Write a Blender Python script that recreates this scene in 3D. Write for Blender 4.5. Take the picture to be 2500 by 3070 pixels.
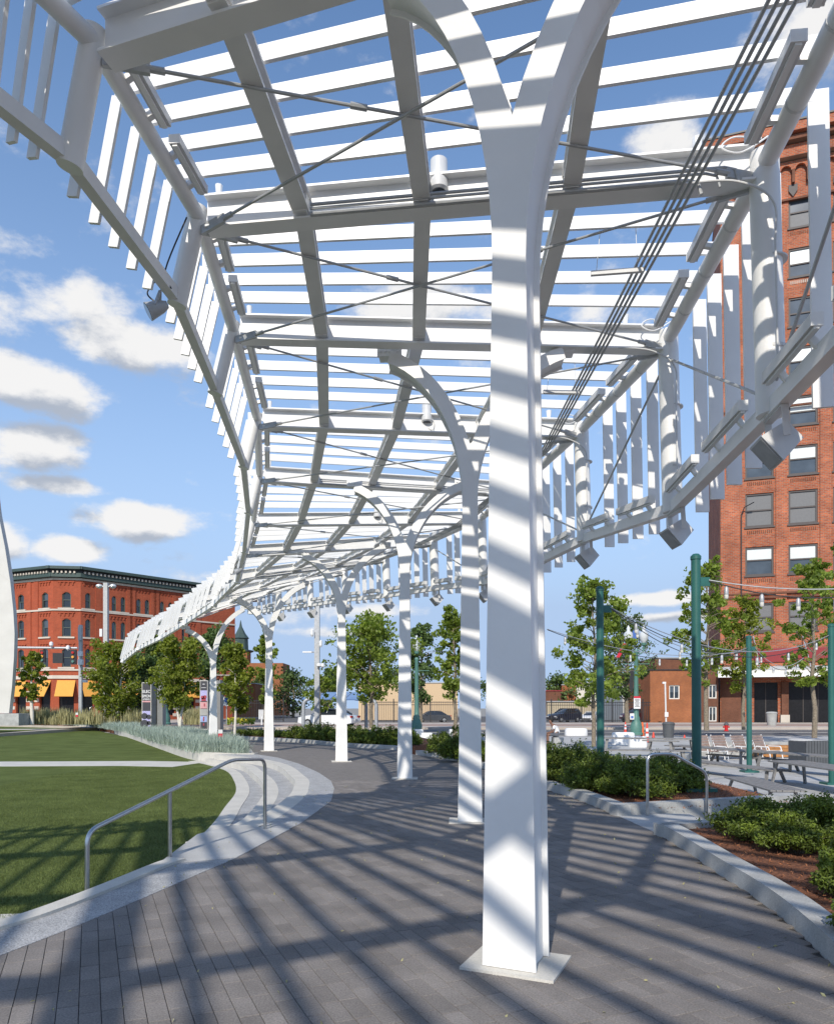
import bpy, math, random
import numpy as np
from mathutils import Vector, Matrix
from mathutils.geometry import tessellate_polygon

S = bpy.context.scene
COL = S.collection
for o in list(S.objects):
    bpy.data.objects.remove(o)

# ------------------------------------------------------------------ camera
F, HY, EYE = 2200.0, 2120.0, 1.6          # focal length and horizon in photograph pixels, eye height in metres
cd = bpy.data.cameras.new('camera')
cam = bpy.data.objects.new('camera', cd)
COL.objects.link(cam)
cam.location = (0, 0, EYE)
cam.rotation_euler = (math.radians(90), 0, 0)
cd.sensor_fit = 'VERTICAL'
cd.sensor_height = 36
cd.lens = 36 * F / 3070
cd.shift_y = (HY - 1535) / 3070
cd.clip_start = 0.05
cd.clip_end = 3000
S.camera = cam

# ------------------------------------------------------------------ sun and sky
SUN_AZ, SUN_EL = 14.3, 36.0               # direction the shadows point (clockwise from +Y), elevation
S.view_settings.view_transform = 'Standard'
S.view_settings.look = 'None'
S.view_settings.gamma = 1
S.view_settings.use_curve_mapping = False
S.view_settings.exposure = 0.0
ld = bpy.data.lights.new('sun', 'SUN')
ld.energy = 4.2
ld.angle = math.radians(0.53)
ld.color = (1.0, 0.93, 0.82)
sun = bpy.data.objects.new('sun', ld)
COL.objects.link(sun)
a_, e_ = math.radians(SUN_AZ), math.radians(SUN_EL)
sdir = Vector((math.sin(a_) * math.cos(e_), math.cos(a_) * math.cos(e_), -math.sin(e_)))
sun.rotation_euler = sdir.to_track_quat('-Z', 'Y').to_euler()

W_ = bpy.data.worlds.new('World')
S.world = W_
W_.use_nodes = True
nt = W_.node_tree
nt.nodes.clear()
def N(t, **kw):
    n = nt.nodes.new(t)
    for k, v in kw.items():
        setattr(n, k, v)
    return n
def L(a, b):
    nt.links.new(a, b)
def M(op, a, b=None, c=None, clamp=False):
    n = N('ShaderNodeMath', operation=op)
    n.use_clamp = clamp
    for i, v in enumerate((a, b, c)):
        if v is None:
            continue
        if isinstance(v, (int, float)):
            n.inputs[i].default_value = v
        else:
            L(v, n.inputs[i])
    return n.outputs[0]
def VM(op, a, b=None):
    n = N('ShaderNodeVectorMath', operation=op)
    for i, v in enumerate((a, b)):
        if v is None:
            continue
        if isinstance(v, (tuple, list)):
            n.inputs[i].default_value = v
        else:
            L(v, n.inputs[i])
    return n.outputs['Value'] if op in ('LENGTH', 'DOT_PRODUCT') else n.outputs['Vector']
sky = N('ShaderNodeTexSky', sky_type='NISHITA')
sky.sun_disc = False
sky.sun_elevation = e_
sky.sun_rotation = math.radians(180 + SUN_AZ)
sky.altitude = 200
sky.air_density = 1.0
sky.dust_density = 0.35
sky.ozone_density = 3.0
geo = N('ShaderNodeTexCoord')
dirn = VM('NORMALIZE', geo.outputs['Generated'])
# cumulus clouds: soft cores at a few bearings, roughened by noise; the same noise carries thin cloud round the whole sky
CL = [(110,1165,230,85,1.15),(420,1040,230,90,1.15),(90,1335,170,90,1.15),(170,1455,180,38,.9),(410,1560,210,62,1.25),(215,1650,130,48,1.0),
      (190,900,240,85,.6),(400,930,200,80,.5),(1990,430,150,95,.95),(2420,130,230,140,.75),(1270,925,260,85,.9),(1830,940,220,60,.6),
      (1960,1795,170,28,1.0),(2010,1850,220,22,.7),(1130,1830,260,30,.6),(1000,1900,220,18,.45),(-30,1620,120,80,1.1),(2150,1000,120,120,.5),(950,1440,300,60,.25),
      (1650,1700,260,30,.35),(2350,1450,200,120,.4),(640,1200,160,60,.25)]
def density(vec):
    acc = None
    for (px, py, rx, ry, w) in CL:
        c = Vector(((px - 1250) / F, 1, (HY - py) / F))
        k = c.length
        c.normalize()
        d = VM('SUBTRACT', vec, tuple(c))
        r = rx / F / k
        d = VM('MULTIPLY', d, (1 / r, 1 / r, 1 / (ry / F / k)))
        l = VM('LENGTH', d)
        g = M('MULTIPLY', M('SUBTRACT', 1.25, l, clamp=True), w)
        acc = g if acc is None else M('MAXIMUM', acc, g)
    v2 = VM('MULTIPLY', vec, (1, 1, 1.8))
    n1 = N('ShaderNodeTexNoise'); L(v2, n1.inputs['Vector'])
    n1.inputs['Scale'].default_value = 12; n1.inputs['Detail'].default_value = 12; n1.inputs['Roughness'].default_value = .60
    n2 = N('ShaderNodeTexNoise'); L(v2, n2.inputs['Vector'])
    n2.inputs['Scale'].default_value = 2.6; n2.inputs['Detail'].default_value = 5
    nn = M('MULTIPLY_ADD', n1.outputs['Fac'], 1.9, -0.95)
    base = M('MULTIPLY_ADD', n2.outputs['Fac'], 1.5, -0.68)
    return M('ADD', M('MAXIMUM', M('MULTIPLY', acc, 1.0), base), nn)
d0 = density(dirn)
d1 = density(VM('ADD', dirn, (-.012, 0, .03)))
def MR(v, a, b, c=0, d=1):
    n = N('ShaderNodeMapRange', interpolation_type='SMOOTHSTEP')
    L(v, n.inputs[0])
    for i, x in enumerate((a, b, c, d)):
        n.inputs[i + 1].default_value = x
    return n.outputs[0]
cover = MR(d0, .26, .74, 0, .97)
shade = MR(M('ADD', M('MULTIPLY', d1, 1.0), M('MULTIPLY', d0, -.45)), .05, .62)
mixc = N('ShaderNodeMix', data_type='RGBA')
L(shade, mixc.inputs['Factor'])
mixc.inputs[6].default_value = (9.3, 9.2, 9.1, 1)
mixc.inputs[7].default_value = (4.4, 4.9, 5.8, 1)
# thin high haze near the horizon comes with the air; the deep blue overhead is the air looked at away from the sun
hs = N('ShaderNodeHueSaturation')
hs.inputs['Saturation'].default_value = 1.08
hs.inputs['Value'].default_value = 2.05
L(sky.outputs[0], hs.inputs['Color'])
sep = N('ShaderNodeSeparateXYZ'); L(dirn, sep.inputs[0])
hz = M('POWER', M('SUBTRACT', 1.0, M('MAXIMUM', sep.outputs[2], 0.0), clamp=True), 2.6)
mixh = N('ShaderNodeMix', data_type='RGBA'); L(M('MULTIPLY', hz, 1.45, clamp=True), mixh.inputs['Factor'])
L(hs.outputs[0], mixh.inputs[6]); mixh.inputs[7].default_value = (4.5, 6.1, 8.7, 1)
mixs = N('ShaderNodeMix', data_type='RGBA')
L(cover, mixs.inputs['Factor'])
L(mixh.outputs[2], mixs.inputs[6])
L(mixc.outputs[2], mixs.inputs[7])
bg = N('ShaderNodeBackground')
bg.inputs['Strength'].default_value = 0.1
L(mixs.outputs[2], bg.inputs['Color'])
wo = N('ShaderNodeOutputWorld')
L(bg.outputs[0], wo.inputs[0])

# ------------------------------------------------------------------ placing helpers
def W(px, py, z=0.0):
    s = (HY - py) / (z - EYE)
    return Vector(((px - 1250) / s, F / s, z))
def D(px, py, d):
    s = F / d
    return Vector(((px - 1250) / s, d, EYE + (HY - py) / s))

# ------------------------------------------------------------------ materials
MATS = {}
def mat(name, col, rough=.6, metal=0.0, var=.12, scale=6.0, bump=0.0, bscale=None, spec=.5, col2=None, detail=5, trans=0.0, rnd=0.0, speck=0.0, coat=0.0, world=False):
    m = bpy.data.materials.new(name)
    m.use_nodes = True
    t = m.node_tree
    b = t.nodes['Principled BSDF']
    b.inputs['Roughness'].default_value = rough
    b.inputs['Metallic'].default_value = metal
    b.inputs['Specular IOR Level'].default_value = spec
    b.inputs['Coat Weight'].default_value = coat
    tc = t.nodes.new('ShaderNodeTexCoord')
    n = t.nodes.new('ShaderNodeTexNoise')
    n.inputs['Scale'].default_value = scale
    n.inputs['Detail'].default_value = detail
    if world:
        tc = t.nodes.new('ShaderNodeNewGeometry')
    src = tc.outputs['Position' if world else 'Object']
    t.links.new(src, n.inputs['Vector'])
    r = t.nodes.new('ShaderNodeMapRange')
    t.links.new(n.outputs['Fac'], r.inputs[0])
    r.inputs[1].default_value = .3; r.inputs[2].default_value = .7
    c1 = tuple(x * (1 - var) for x in col); c2 = col2 or tuple(min(1, x * (1 + var)) for x in col)
    mx = t.nodes.new('ShaderNodeMix'); mx.data_type = 'RGBA'
    mx.inputs[6].default_value = (*c1, 1); mx.inputs[7].default_value = (*c2, 1)
    t.links.new(r.outputs[0], mx.inputs['Factor'])
    out = mx.outputs[2]
    if rnd:
        oi = t.nodes.new('ShaderNodeObjectInfo'); at = t.nodes.new('ShaderNodeAttribute'); at.attribute_name = 'rnd'
        ad = t.nodes.new('ShaderNodeMath'); ad.operation = 'ADD'
        t.links.new(oi.outputs['Random'], ad.inputs[0]); t.links.new(at.outputs['Fac'], ad.inputs[1])
        fr = t.nodes.new('ShaderNodeMath'); fr.operation = 'FRACT'; t.links.new(ad.outputs[0], fr.inputs[0])
        mr = t.nodes.new('ShaderNodeMapRange'); t.links.new(fr.outputs[0], mr.inputs[0])
        mr.inputs[3].default_value = 1 - rnd; mr.inputs[4].default_value = 1 + rnd
        hv = t.nodes.new('ShaderNodeHueSaturation'); t.links.new(out, hv.inputs['Color']); t.links.new(mr.outputs[0], hv.inputs['Value'])
        out = hv.outputs[0]
    if speck:
        n3 = t.nodes.new('ShaderNodeTexNoise'); n3.inputs['Scale'].default_value = 90; n3.inputs['Detail'].default_value = 3
        t.links.new(src, n3.inputs['Vector'])
        mr = t.nodes.new('ShaderNodeMapRange'); t.links.new(n3.outputs['Fac'], mr.inputs[0])
        mr.inputs[1].default_value = .35; mr.inputs[2].default_value = .65
        mr.inputs[3].default_value = 1 - speck; mr.inputs[4].default_value = 1 + speck
        hv = t.nodes.new('ShaderNodeHueSaturation'); t.links.new(out, hv.inputs['Color']); t.links.new(mr.outputs[0], hv.inputs['Value'])
        out = hv.outputs[0]
    t.links.new(out, b.inputs['Base Color'])
    if bump:
        nb = t.nodes.new('ShaderNodeTexNoise'); nb.inputs['Scale'].default_value = bscale or scale * 6; nb.inputs['Detail'].default_value = 4
        t.links.new(src, nb.inputs['Vector'])
        bp = t.nodes.new('ShaderNodeBump'); bp.inputs['Strength'].default_value = 1; bp.inputs['Distance'].default_value = bump
        t.links.new(nb.outputs['Fac'], bp.inputs['Height']); t.links.new(bp.outputs[0], b.inputs['Normal'])
    if trans:
        o = [x for x in t.nodes if x.type == 'OUTPUT_MATERIAL'][0]
        tr = t.nodes.new('ShaderNodeBsdfTranslucent')
        hv = t.nodes.new('ShaderNodeHueSaturation'); hv.inputs['Value'].default_value = 1.3; hv.inputs['Saturation'].default_value = 1.1
        t.links.new(out, hv.inputs['Color']); t.links.new(hv.outputs[0], tr.inputs['Color'])
        ms = t.nodes.new('ShaderNodeMixShader'); ms.inputs[0].default_value = trans
        t.links.new(b.outputs[0], ms.inputs[1]); t.links.new(tr.outputs[0], ms.inputs[2]); t.links.new(ms.outputs[0], o.inputs[0])
    MATS[name] = m
    return m
def brickmat(name, c1, c2, mortar, bw=.22, bh=.075, ms=.012, bump=.006, stain=.25, rough=.85):
    m = bpy.data.materials.new(name); m.use_nodes = True
    t = m.node_tree; b = t.nodes['Principled BSDF']; b.inputs['Roughness'].default_value = rough
    b.inputs['Specular IOR Level'].default_value = .25
    tc = t.nodes.new('ShaderNodeTexCoord'); sp = t.nodes.new('ShaderNodeSeparateXYZ'); t.links.new(tc.outputs['Object'], sp.inputs[0])
    ad = t.nodes.new('ShaderNodeMath'); ad.operation = 'ADD'; t.links.new(sp.outputs[0], ad.inputs[0]); t.links.new(sp.outputs[1], ad.inputs[1])
    cb = t.nodes.new('ShaderNodeCombineXYZ'); t.links.new(ad.outputs[0], cb.inputs[0]); t.links.new(sp.outputs[2], cb.inputs[1])
    br = t.nodes.new('ShaderNodeTexBrick'); t.links.new(cb.outputs[0], br.inputs['Vector'])
    br.inputs['Color1'].default_value = (*c1, 1); br.inputs['Color2'].default_value = (*c2, 1); br.inputs['Mortar'].default_value = (*mortar, 1)
    br.inputs['Scale'].default_value = 1; br.inputs['Mortar Size'].default_value = ms; br.inputs['Brick Width'].default_value = bw; br.inputs['Row Height'].default_value = bh
    n = t.nodes.new('ShaderNodeTexNoise'); n.inputs['Scale'].default_value = .35; n.inputs['Detail'].default_value = 8; n.inputs['Roughness'].default_value = .65
    t.links.new(tc.outputs['Object'], n.inputs['Vector'])
    mr = t.nodes.new('ShaderNodeMapRange'); t.links.new(n.outputs['Fac'], mr.inputs[0]); mr.inputs[1].default_value = .3; mr.inputs[2].default_value = .7
    mr.inputs[3].default_value = 1 - stain; mr.inputs[4].default_value = 1 + stain
    hv = t.nodes.new('ShaderNodeHueSaturation'); t.links.new(br.outputs[0], hv.inputs['Color']); t.links.new(mr.outputs[0], hv.inputs['Value'])
    t.links.new(hv.outputs[0], b.inputs['Base Color'])
    bp = t.nodes.new('ShaderNodeBump'); bp.inputs['Distance'].default_value = bump; bp.invert = True
    t.links.new(br.outputs['Fac'], bp.inputs['Height']); t.links.new(bp.outputs[0], b.inputs['Normal'])
    MATS[name] = m
    return m
def glass(name, col=(.02, .025, .03), rough=.06):
    return mat(name, col, rough=rough, var=.25, scale=.7, spec=.8, coat=.3)

white = mat('white_steel', (.80, .795, .775), rough=.42, var=.05, scale=1.6, bump=.0006, bscale=40)
white2 = mat('white_steel_rail', (.77, .765, .75), rough=.42, var=.05, scale=3)
greyw = mat('grey_fixture', (.62, .62, .61), rough=.45, var=.06, scale=5)
steel = mat('brushed_steel', (.55, .55, .54), rough=.28, metal=1, var=.08, scale=20)
galv = mat('galvanised', (.42, .43, .44), rough=.5, metal=.4, var=.12, scale=9)
rodm = mat('rod_steel', (.42, .43, .43), rough=.4, metal=.3, var=.08, scale=14)
pav = mat('paver', (.205, .186, .172), rough=.9, var=.18, scale=2.2, bump=.0015, bscale=170, world=True, rnd=.12, speck=.2, spec=.3)
joint = mat('joint_sand', (.06, .056, .052), rough=.95, var=.3, scale=40)
conc = mat('concrete', (.44, .435, .42), rough=.85, var=.13, scale=1.7, bump=.002, bscale=90, speck=.1)
conc2 = mat('concrete_kerb', (.40, .40, .385), rough=.85, var=.22, scale=2.6, bump=.003, bscale=70, speck=.14)
cope = mat('limestone_coping', (.56, .535, .48), rough=.8, var=.08, scale=2.2, bump=.0015, bscale=110, speck=.08)
gran = mat('granite_setts', (.36, .36, .36), rough=.9, var=.14, scale=4, bump=.006, bscale=60, speck=.35)
turf = mat('turf', (.096, .126, .030), rough=.95, var=.15, scale=1.1, bump=.012, bscale=150, speck=.35, spec=.12, col2=(.130, .165, .046), detail=10)
asph = mat('asphalt', (.115, .112, .112), rough=.9, var=.15, scale=1.2, bump=.004, bscale=60, speck=.15)
paint = mat('road_paint', (.62, .61, .56), rough=.7, var=.1)
soil = mat('far_ground', (.28, .26, .23), rough=.95, var=.15, scale=.4)
walk = mat('sidewalk', (.46, .40, .34), rough=.9, var=.12, scale=.9, speck=.1)
walkr = mat('brick_strip', (.27, .15, .115), rough=.9, var=.15, scale=1.5)
mulch = mat('mulch', (.15, .055, .026), rough=.95, var=.5, scale=26, bump=.03, bscale=45, col2=(.31, .12, .055))
chip = mat('mulch_chip', (.27, .11, .052), rough=.9, var=.4, scale=30, rnd=.4)
green = mat('green_pole', (.024, .118, .100), rough=.45, var=.14, scale=2.2)
greenl = mat('lamp_green', (.085, .20, .165), rough=.5, var=.1)
dark = mat('dark_metal', (.022, .022, .024), rough=.5, var=.2)
wood = mat('grey_wood', (.215, .208, .20), rough=.75, var=.25, scale=9, bump=.003, bscale=50)
woodb = mat('brown_wood', (.27, .195, .165), rough=.7, var=.2, scale=8)
woodo = mat('orange_wood', (.42, .19, .06), rough=.6, var=.2, scale=6)
plast = mat('white_plastic', (.78, .78, .77), rough=.4, var=.03)
bark = mat('bark', (.22, .18, .13), rough=.95, var=.35, scale=14, bump=.01)
birch = mat('birch_bark', (.62, .58, .50), rough=.8, var=.05, scale=9, col2=(.72, .68, .6))
leafA = mat('leaf_maple', (.185, .27, .036), rough=.5, var=.35, scale=1.6, trans=.5, rnd=.3, col2=(.32, .40, .07))
leafB = mat('leaf_dark', (.105, .180, .042), rough=.55, var=.45, scale=1.3, trans=.28, rnd=.35, col2=(.13, .20, .05))
leafC = mat('leaf_birch', (.185, .25, .028), rough=.5, var=.35, scale=1.8, trans=.5, rnd=.3, col2=(.33, .37, .055))
leafY = mat('yew_needle', (.075, .125, .014), rough=.55, var=.5, scale=4.5, trans=.2, rnd=.4, col2=(.21, .28, .035))
fesc = mat('fescue_blade', (.36, .43, .36), rough=.7, var=.15, scale=3, trans=.2, rnd=.25)
strawm = mat('straw_blade', (.42, .39, .20), rough=.8, var=.2, scale=3, trans=.2, rnd=.3)
flow = mat('yellow_flower', (.6, .5, .04), rough=.7, var=.3, scale=8)
brickL = brickmat('red_brick', (.46, .085, .033), (.34, .060, .026), (.30, .11, .065), stain=.16)
brickR = brickmat('tower_brick', (.50, .135, .055), (.31, .078, .038), (.34, .21, .15), bw=.5, bh=.19, ms=.03, bump=.02, stain=.3)
brickO = brickmat('orange_brick', (.40, .125, .04), (.30, .09, .035), (.30, .16, .09), stain=.25)
brickD = brickmat('dark_brick', (.20, .07, .038), (.14, .05, .03), (.16, .10, .07), stain=.3)
stone = mat('pale_stone', (.56, .50, .42), rough=.85, var=.1, scale=1)
frameG = mat('window_frame_green', (.075, .095, .08), rough=.6, var=.1)
frameB = mat('window_frame_brown', (.075, .062, .058), rough=.6, var=.1)
cornm = mat('cornice_green', (.045, .075, .068), rough=.6, var=.15)
glassD = glass('dark_glass')
shopd = mat('shop_dark', (.012, .012, .014), rough=.35, var=.3, spec=.25)
glassM = glass('grey_glass', (.06, .075, .09), .1)
blind = mat('blind_white', (.66, .69, .67), rough=.35, var=.04, coat=.3)
blindg = mat('screen_grey', (.15, .15, .15), rough=.6, var=.06, coat=.2)
orange = mat('awning_orange', (.72, .34, .06), rough=.8, var=.06)
maroon = mat('maroon_panel', (.24, .018, .022), rough=.5, var=.1)
tan = mat('tan_wall', (.60, .44, .27), rough=.9, var=.05)
tanf = mat('tan_panel', (.50, .42, .29), rough=.9, var=.08)
cream = mat('cream_wall', (.70, .68, .62), rough=.85, var=.06)
redroof = mat('red_roof', (.30, .03, .04), rough=.6, var=.15)
greyb = mat('grey_siding', (.42, .43, .42), rough=.8, var=.06)
carW = mat('car_white', (.80, .80, .80), rough=.25, var=.02, coat=.8)
carG = mat('car_grey', (.055, .062, .072), rough=.3, var=.05, coat=.8)
carB = mat('car_blue_black', (.018, .022, .040), rough=.3, var=.05, coat=.8)
carM = mat('car_maroon', (.070, .010, .016), rough=.3, var=.05, coat=.8)
tyre = mat('tyre', (.02, .02, .02), rough=.85, var=.2)
lampR = mat('red_lens', (.45, .02, .015), rough=.3, var=.1)
coneO = mat('cone_orange', (.75, .13, .02), rough=.5, var=.08)
coneR = mat('cone_red', (.72, .06, .03), rough=.5, var=.08)
hydR = mat('hydrant_red', (.55, .02, .02), rough=.4, var=.1)
skin = mat('skin', (.20, .10, .065), rough=.6, var=.08)
shirt = mat('white_shirt', (.78, .78, .78), rough=.9, var=.04, scale=12, bump=.004, bscale=20)
jeans = mat('shorts', (.10, .11, .13), rough=.9, var=.15)
hairm = mat('hair', (.02, .015, .012), rough=.9, var=.2)
blueroof = mat('solar_panel', (.10, .17, .34), rough=.25, var=.15, scale=2, coat=.5)
kgrey = mat('kiosk_stone', (.36, .36, .34), rough=.85, var=.1, scale=3)
pdark = mat('poster_dark', (.045, .045, .055), rough=.6, var=.1)
ppink = mat('poster_pink', (.62, .32, .33), rough=.6, var=.1)
plil = mat('poster_lilac', (.42, .40, .66), rough=.6, var=.3, scale=14)
pred = mat('poster_red', (.36, .05, .07), rough=.6, var=.3, scale=10)
pblue = mat('poster_blue', (.30, .38, .62), rough=.6, var=.2, scale=8)
signw = mat('sign_white', (.74, .74, .74), rough=.5, var=.02)
signr = mat('sign_red', (.55, .02, .04), rough=.5, var=.05)
signb = mat('sign_blue', (.06, .14, .42), rough=.5, var=.05)
bulbm = mat('bulb_glass', (.75, .74, .68), rough=.2, var=.02, coat=.5)
globe = mat('lamp_globe', (.60, .62, .62), rough=.12, var=.05, coat=.6)
trashm = mat('trash_grey', (.085, .09, .095), rough=.6, var=.1)

# ------------------------------------------------------------------ mesh helpers
def origin(p):
    v = Vector((0, 0, 0))
    while p:
        v = v + p.location; p = p.parent
    return v
class MB:
    def __init__(s):
        s.v = []; s.f = []; s.at = []
    def add(s, vs, fs):
        k = len(s.v)
        s.v += [tuple(v) for v in vs]
        s.f += [tuple(i + k for i in f) for f in fs]
        return s
    def hexa(s, P):
        return s.add(P, [(0, 3, 2, 1), (4, 5, 6, 7), (0, 1, 5, 4), (1, 2, 6, 5), (2, 3, 7, 6), (3, 0, 4, 7)])
    def box(s, c, d, rz=0.0, R=None):
        hx, hy, hz = d[0] / 2, d[1] / 2, d[2] / 2
        if R is None:
            R = Matrix.Rotation(rz, 3, 'Z')
        c = Vector(c)
        P = [c + R @ Vector(q) for q in ((-hx, -hy, -hz), (hx, -hy, -hz), (hx, hy, -hz), (-hx, hy, -hz), (-hx, -hy, hz), (hx, -hy, hz), (hx, hy, hz), (-hx, hy, hz))]
        return s.hexa(P)
    def bar(s, a, b, w, h, up=Vector((0, 0, 1))):
        a = Vector(a); b = Vector(b)
        x = (b - a).normalized(); up = Vector(up)
        if abs(x.dot(up)) > .98:
            up = Vector((0, 1, 0))
        y = up.cross(x).normalized(); z = x.cross(y)
        P = [a - y * w / 2 - z * h / 2, b - y * w / 2 - z * h / 2, b + y * w / 2 - z * h / 2, a + y * w / 2 - z * h / 2,
             a - y * w / 2 + z * h / 2, b - y * w / 2 + z * h / 2, b + y * w / 2 + z * h / 2, a + y * w / 2 + z * h / 2]
        return s.hexa(P)
    def ibar(s, a, b, w, h, t=.02, up=Vector((0, 0, 1))):
        a = Vector(a); b = Vector(b); x = (b - a).normalized(); y = Vector(up).cross(x).normalized(); z = x.cross(y)
        s.bar(a + z * (h / 2 - t / 2), b + z * (h / 2 - t / 2), w, t, up)
        s.bar(a - z * (h / 2 - t / 2), b - z * (h / 2 - t / 2), w, t, up)
        s.bar(a, b, t, h - 2 * t, up)
        return s
    def tube(s, pts, r, n=8, caps=True):
        pts = [Vector(p) for p in pts]
        if not isinstance(r, (list, tuple)):
            r = [r] * len(pts)
        k = len(s.v); up = None
        for i, p in enumerate(pts):
            t = (pts[min(i + 1, len(pts) - 1)] - pts[max(i - 1, 0)])
            t = t.normalized() if t.length > 1e-9 else Vector((0, 0, 1))
            if up is None:
                up = Vector((0, 0, 1)) if abs(t.z) < .9 else Vector((1, 0, 0))
            up = (up - t * up.dot(t)).normalized(); q = t.cross(up)
            for j in range(n):
                a = 2 * math.pi * j / n
                s.v.append(tuple(p + (up * math.cos(a) + q * math.sin(a)) * r[i]))
        for i in range(len(pts) - 1):
            for j in range(n):
                a, b = k + i * n + j, k + i * n + (j + 1) % n
                s.f.append((a, b, b + n, a + n))
        if caps:
            s.f.append(tuple(k + j for j in range(n))[::-1])
            s.f.append(tuple(k + (len(pts) - 1) * n + j for j in range(n)))
        return s
    def lathe(s, c, prof, n=16):
        k = len(s.v); c = Vector(c)
        for (r, z) in prof:
            for j in range(n):
                a = 2 * math.pi * j / n
                s.v.append((c.x + r * math.cos(a), c.y + r * math.sin(a), c.z + z))
        for i in range(len(prof) - 1):
            for j in range(n):
                a, b = k + i * n + j, k + i * n + (j + 1) % n
                s.f.append((a, b, b + n, a + n))
        s.f.append(tuple(k + j for j in range(n))[::-1]); s.f.append(tuple(k + (len(prof) - 1) * n + j for j in range(n)))
        return s
    def prism(s, poly, z0, z1, top=None):
        """poly: xy list (any simple polygon), walls and both caps"""
        n = len(poly); P = [(p[0], p[1], z0) for p in poly] + [(p[0], p[1], z1) for p in poly]
        tri = tessellate_polygon([[Vector((p[0], p[1], 0)) for p in poly]])
        F_ = [(a + n, b + n, c + n) for a, b, c in tri] + [(c, b, a) for a, b, c in tri]
        F_ += [(i, (i + 1) % n, (i + 1) % n + n, i + n) for i in range(n)]
        return s.add(P, F_)
    def slab(s, poly, off):
        """poly: list of 3D points (planar outline), extruded by the vector off"""
        n = len(poly); A = [Vector(p) for p in poly]; B = [p + Vector(off) for p in A]
        nrm = Vector(off).normalized()
        ax = nrm.orthogonal().normalized(); ay = nrm.cross(ax)
        tri = tessellate_polygon([[Vector((p.dot(ax), p.dot(ay), 0)) for p in A]])
        F_ = [tuple(t) for t in tri] + [tuple(i + n for i in t) for t in tri] + [(i, (i + 1) % n, (i + 1) % n + n, i + n) for i in range(n)]
        return s.add(A + B, F_)
    def build(s, name, m, parent=None, local=False, smooth=False, **props):
        me = bpy.data.meshes.new(name)
        off = Vector((0, 0, 0)) if (local or parent is None) else origin(parent)
        me.from_pydata([(v[0] - off.x, v[1] - off.y, v[2] - off.z) for v in s.v] if off.length else s.v, [], s.f)
        import bmesh
        bm = bmesh.new(); bm.from_mesh(me); bmesh.ops.recalc_face_normals(bm, faces=bm.faces); bm.to_mesh(me); bm.free()
        if smooth:
            me.polygons.foreach_set('use_smooth', [True] * len(me.polygons))
            me.set_sharp_from_angle(angle=math.radians(40))
        me.materials.append(m)
        o = bpy.data.objects.new(name, me); COL.objects.link(o)
        if parent:
            o.parent = parent
        for k_, v_ in props.items():
            o[k_] = v_
        return o
def thing(name, label, cat, loc=(0, 0, 0), rz=0.0, group=None):
    o = bpy.data.objects.new(name, None); COL.objects.link(o)
    o.location = loc; o.rotation_euler = (0, 0, rz); o.empty_display_size = .2
    o['label'] = label; o['category'] = cat
    if group:
        o['group'] = group
    return o
def tag(o, label, cat, group=None):
    o['label'] = label; o['category'] = cat
    if group:
        o['group'] = group
    return o
def dup(root, loc, rz=0.0, label=None, scale=None):
    r = root.copy(); COL.objects.link(r); r.location = loc; r.rotation_euler = (0, 0, rz)
    if label:
        r['label'] = label
    if scale:
        r.scale = (scale,) * 3
    def rec(a, b):
        for ch in list(a.children):
            c = ch.copy(); COL.objects.link(c); c.parent = b; rec(ch, c)
    rec(root, r)
    return r
def raw_mesh(name, V, Fq, m, parent=None, rnd=None, smooth=False, k=4, **props):
    """numpy vertices (n,3) and faces (m,k)"""
    me = bpy.data.meshes.new(name)
    V = np.asarray(V, dtype=np.float32)
    if parent is not None:
        off = origin(parent); V = V - np.array([off.x, off.y, off.z], dtype=np.float32)
    Fq = np.asarray(Fq, dtype=np.int32)
    me.vertices.add(len(V)); me.vertices.foreach_set('co', V.ravel())
    me.loops.add(Fq.size); me.loops.foreach_set('vertex_index', Fq.ravel())
    me.polygons.add(len(Fq)); me.polygons.foreach_set('loop_start', np.arange(0, Fq.size, k, dtype=np.int32))
    me.update(calc_edges=True)
    me.polygons.foreach_set('use_smooth', [bool(smooth)] * len(Fq))
    if rnd is not None:
        at = me.attributes.new('rnd', 'FLOAT', 'FACE'); at.data.foreach_set('value', np.asarray(rnd, dtype=np.float32))
    me.materials.append(m)
    o = bpy.data.objects.new(name, me); COL.objects.link(o)
    if parent is not None:
        o.parent = parent
    for k_, v_ in props.items():
        o[k_] = v_
    return o
# ================================================================== GROUND
def struct(name, mb, m, **k):
    return mb.build(name, m, None, kind='structure', **k)
mb = MB(); mb.prism([(-600, -200), (600, -200), (600, 1500), (-600, 1500)], -2.0, -1.2)
struct('ground', mb, soil)
# plaza deck (joint sand under the pavers near the camera)
lawn_edge = [(-14, -3.2), (-7, .3), (-4.6, 2.5), (-3.6, 4.0), (-2.98, 5.24), (-2.79, 5.74), (-2.63, 6.5), (-2.49, 7.33), (-2.42, 7.6)]
step_out = [(-2.18, 8.9), (-2.06, 10.1), (-1.98, 11.8), (-2.02, 13.4), (-2.15, 14.6), (-2.35, 16.0), (-2.67, 17.25), (-3.2, 19.2), (-3.77, 20.8), (-4.56, 22.3), (-5.44, 23.5), (-6.6, 24.9)]
kerb_near = [(3.04, 9.2), (2.99, 8.2), (2.90, 7.07), (2.86, 6.34), (2.80, 5.74), (2.71, 5.19), (2.57, 4.52), (2.30, 3.5), (1.85, 2.3), (1.2, .9), (.2, -.8), (-1.4, -2.8), (-4, -5), (-9, -8)]
kerb_mid = [(2.95, 10.8), (2.87, 11.8), (2.76, 12.9), (2.55, 14.0), (2.25, 16.0), (1.9, 18.2), (1.14, 21.7), (.62, 23.3), (-.05, 24.6)]
kerb_far = [(-.82, 27.5), (-2.2, 28.8), (-3.5, 30.3), (-5.2, 32.9), (-7.7, 35.5), (-10.4, 37.7)]
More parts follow.
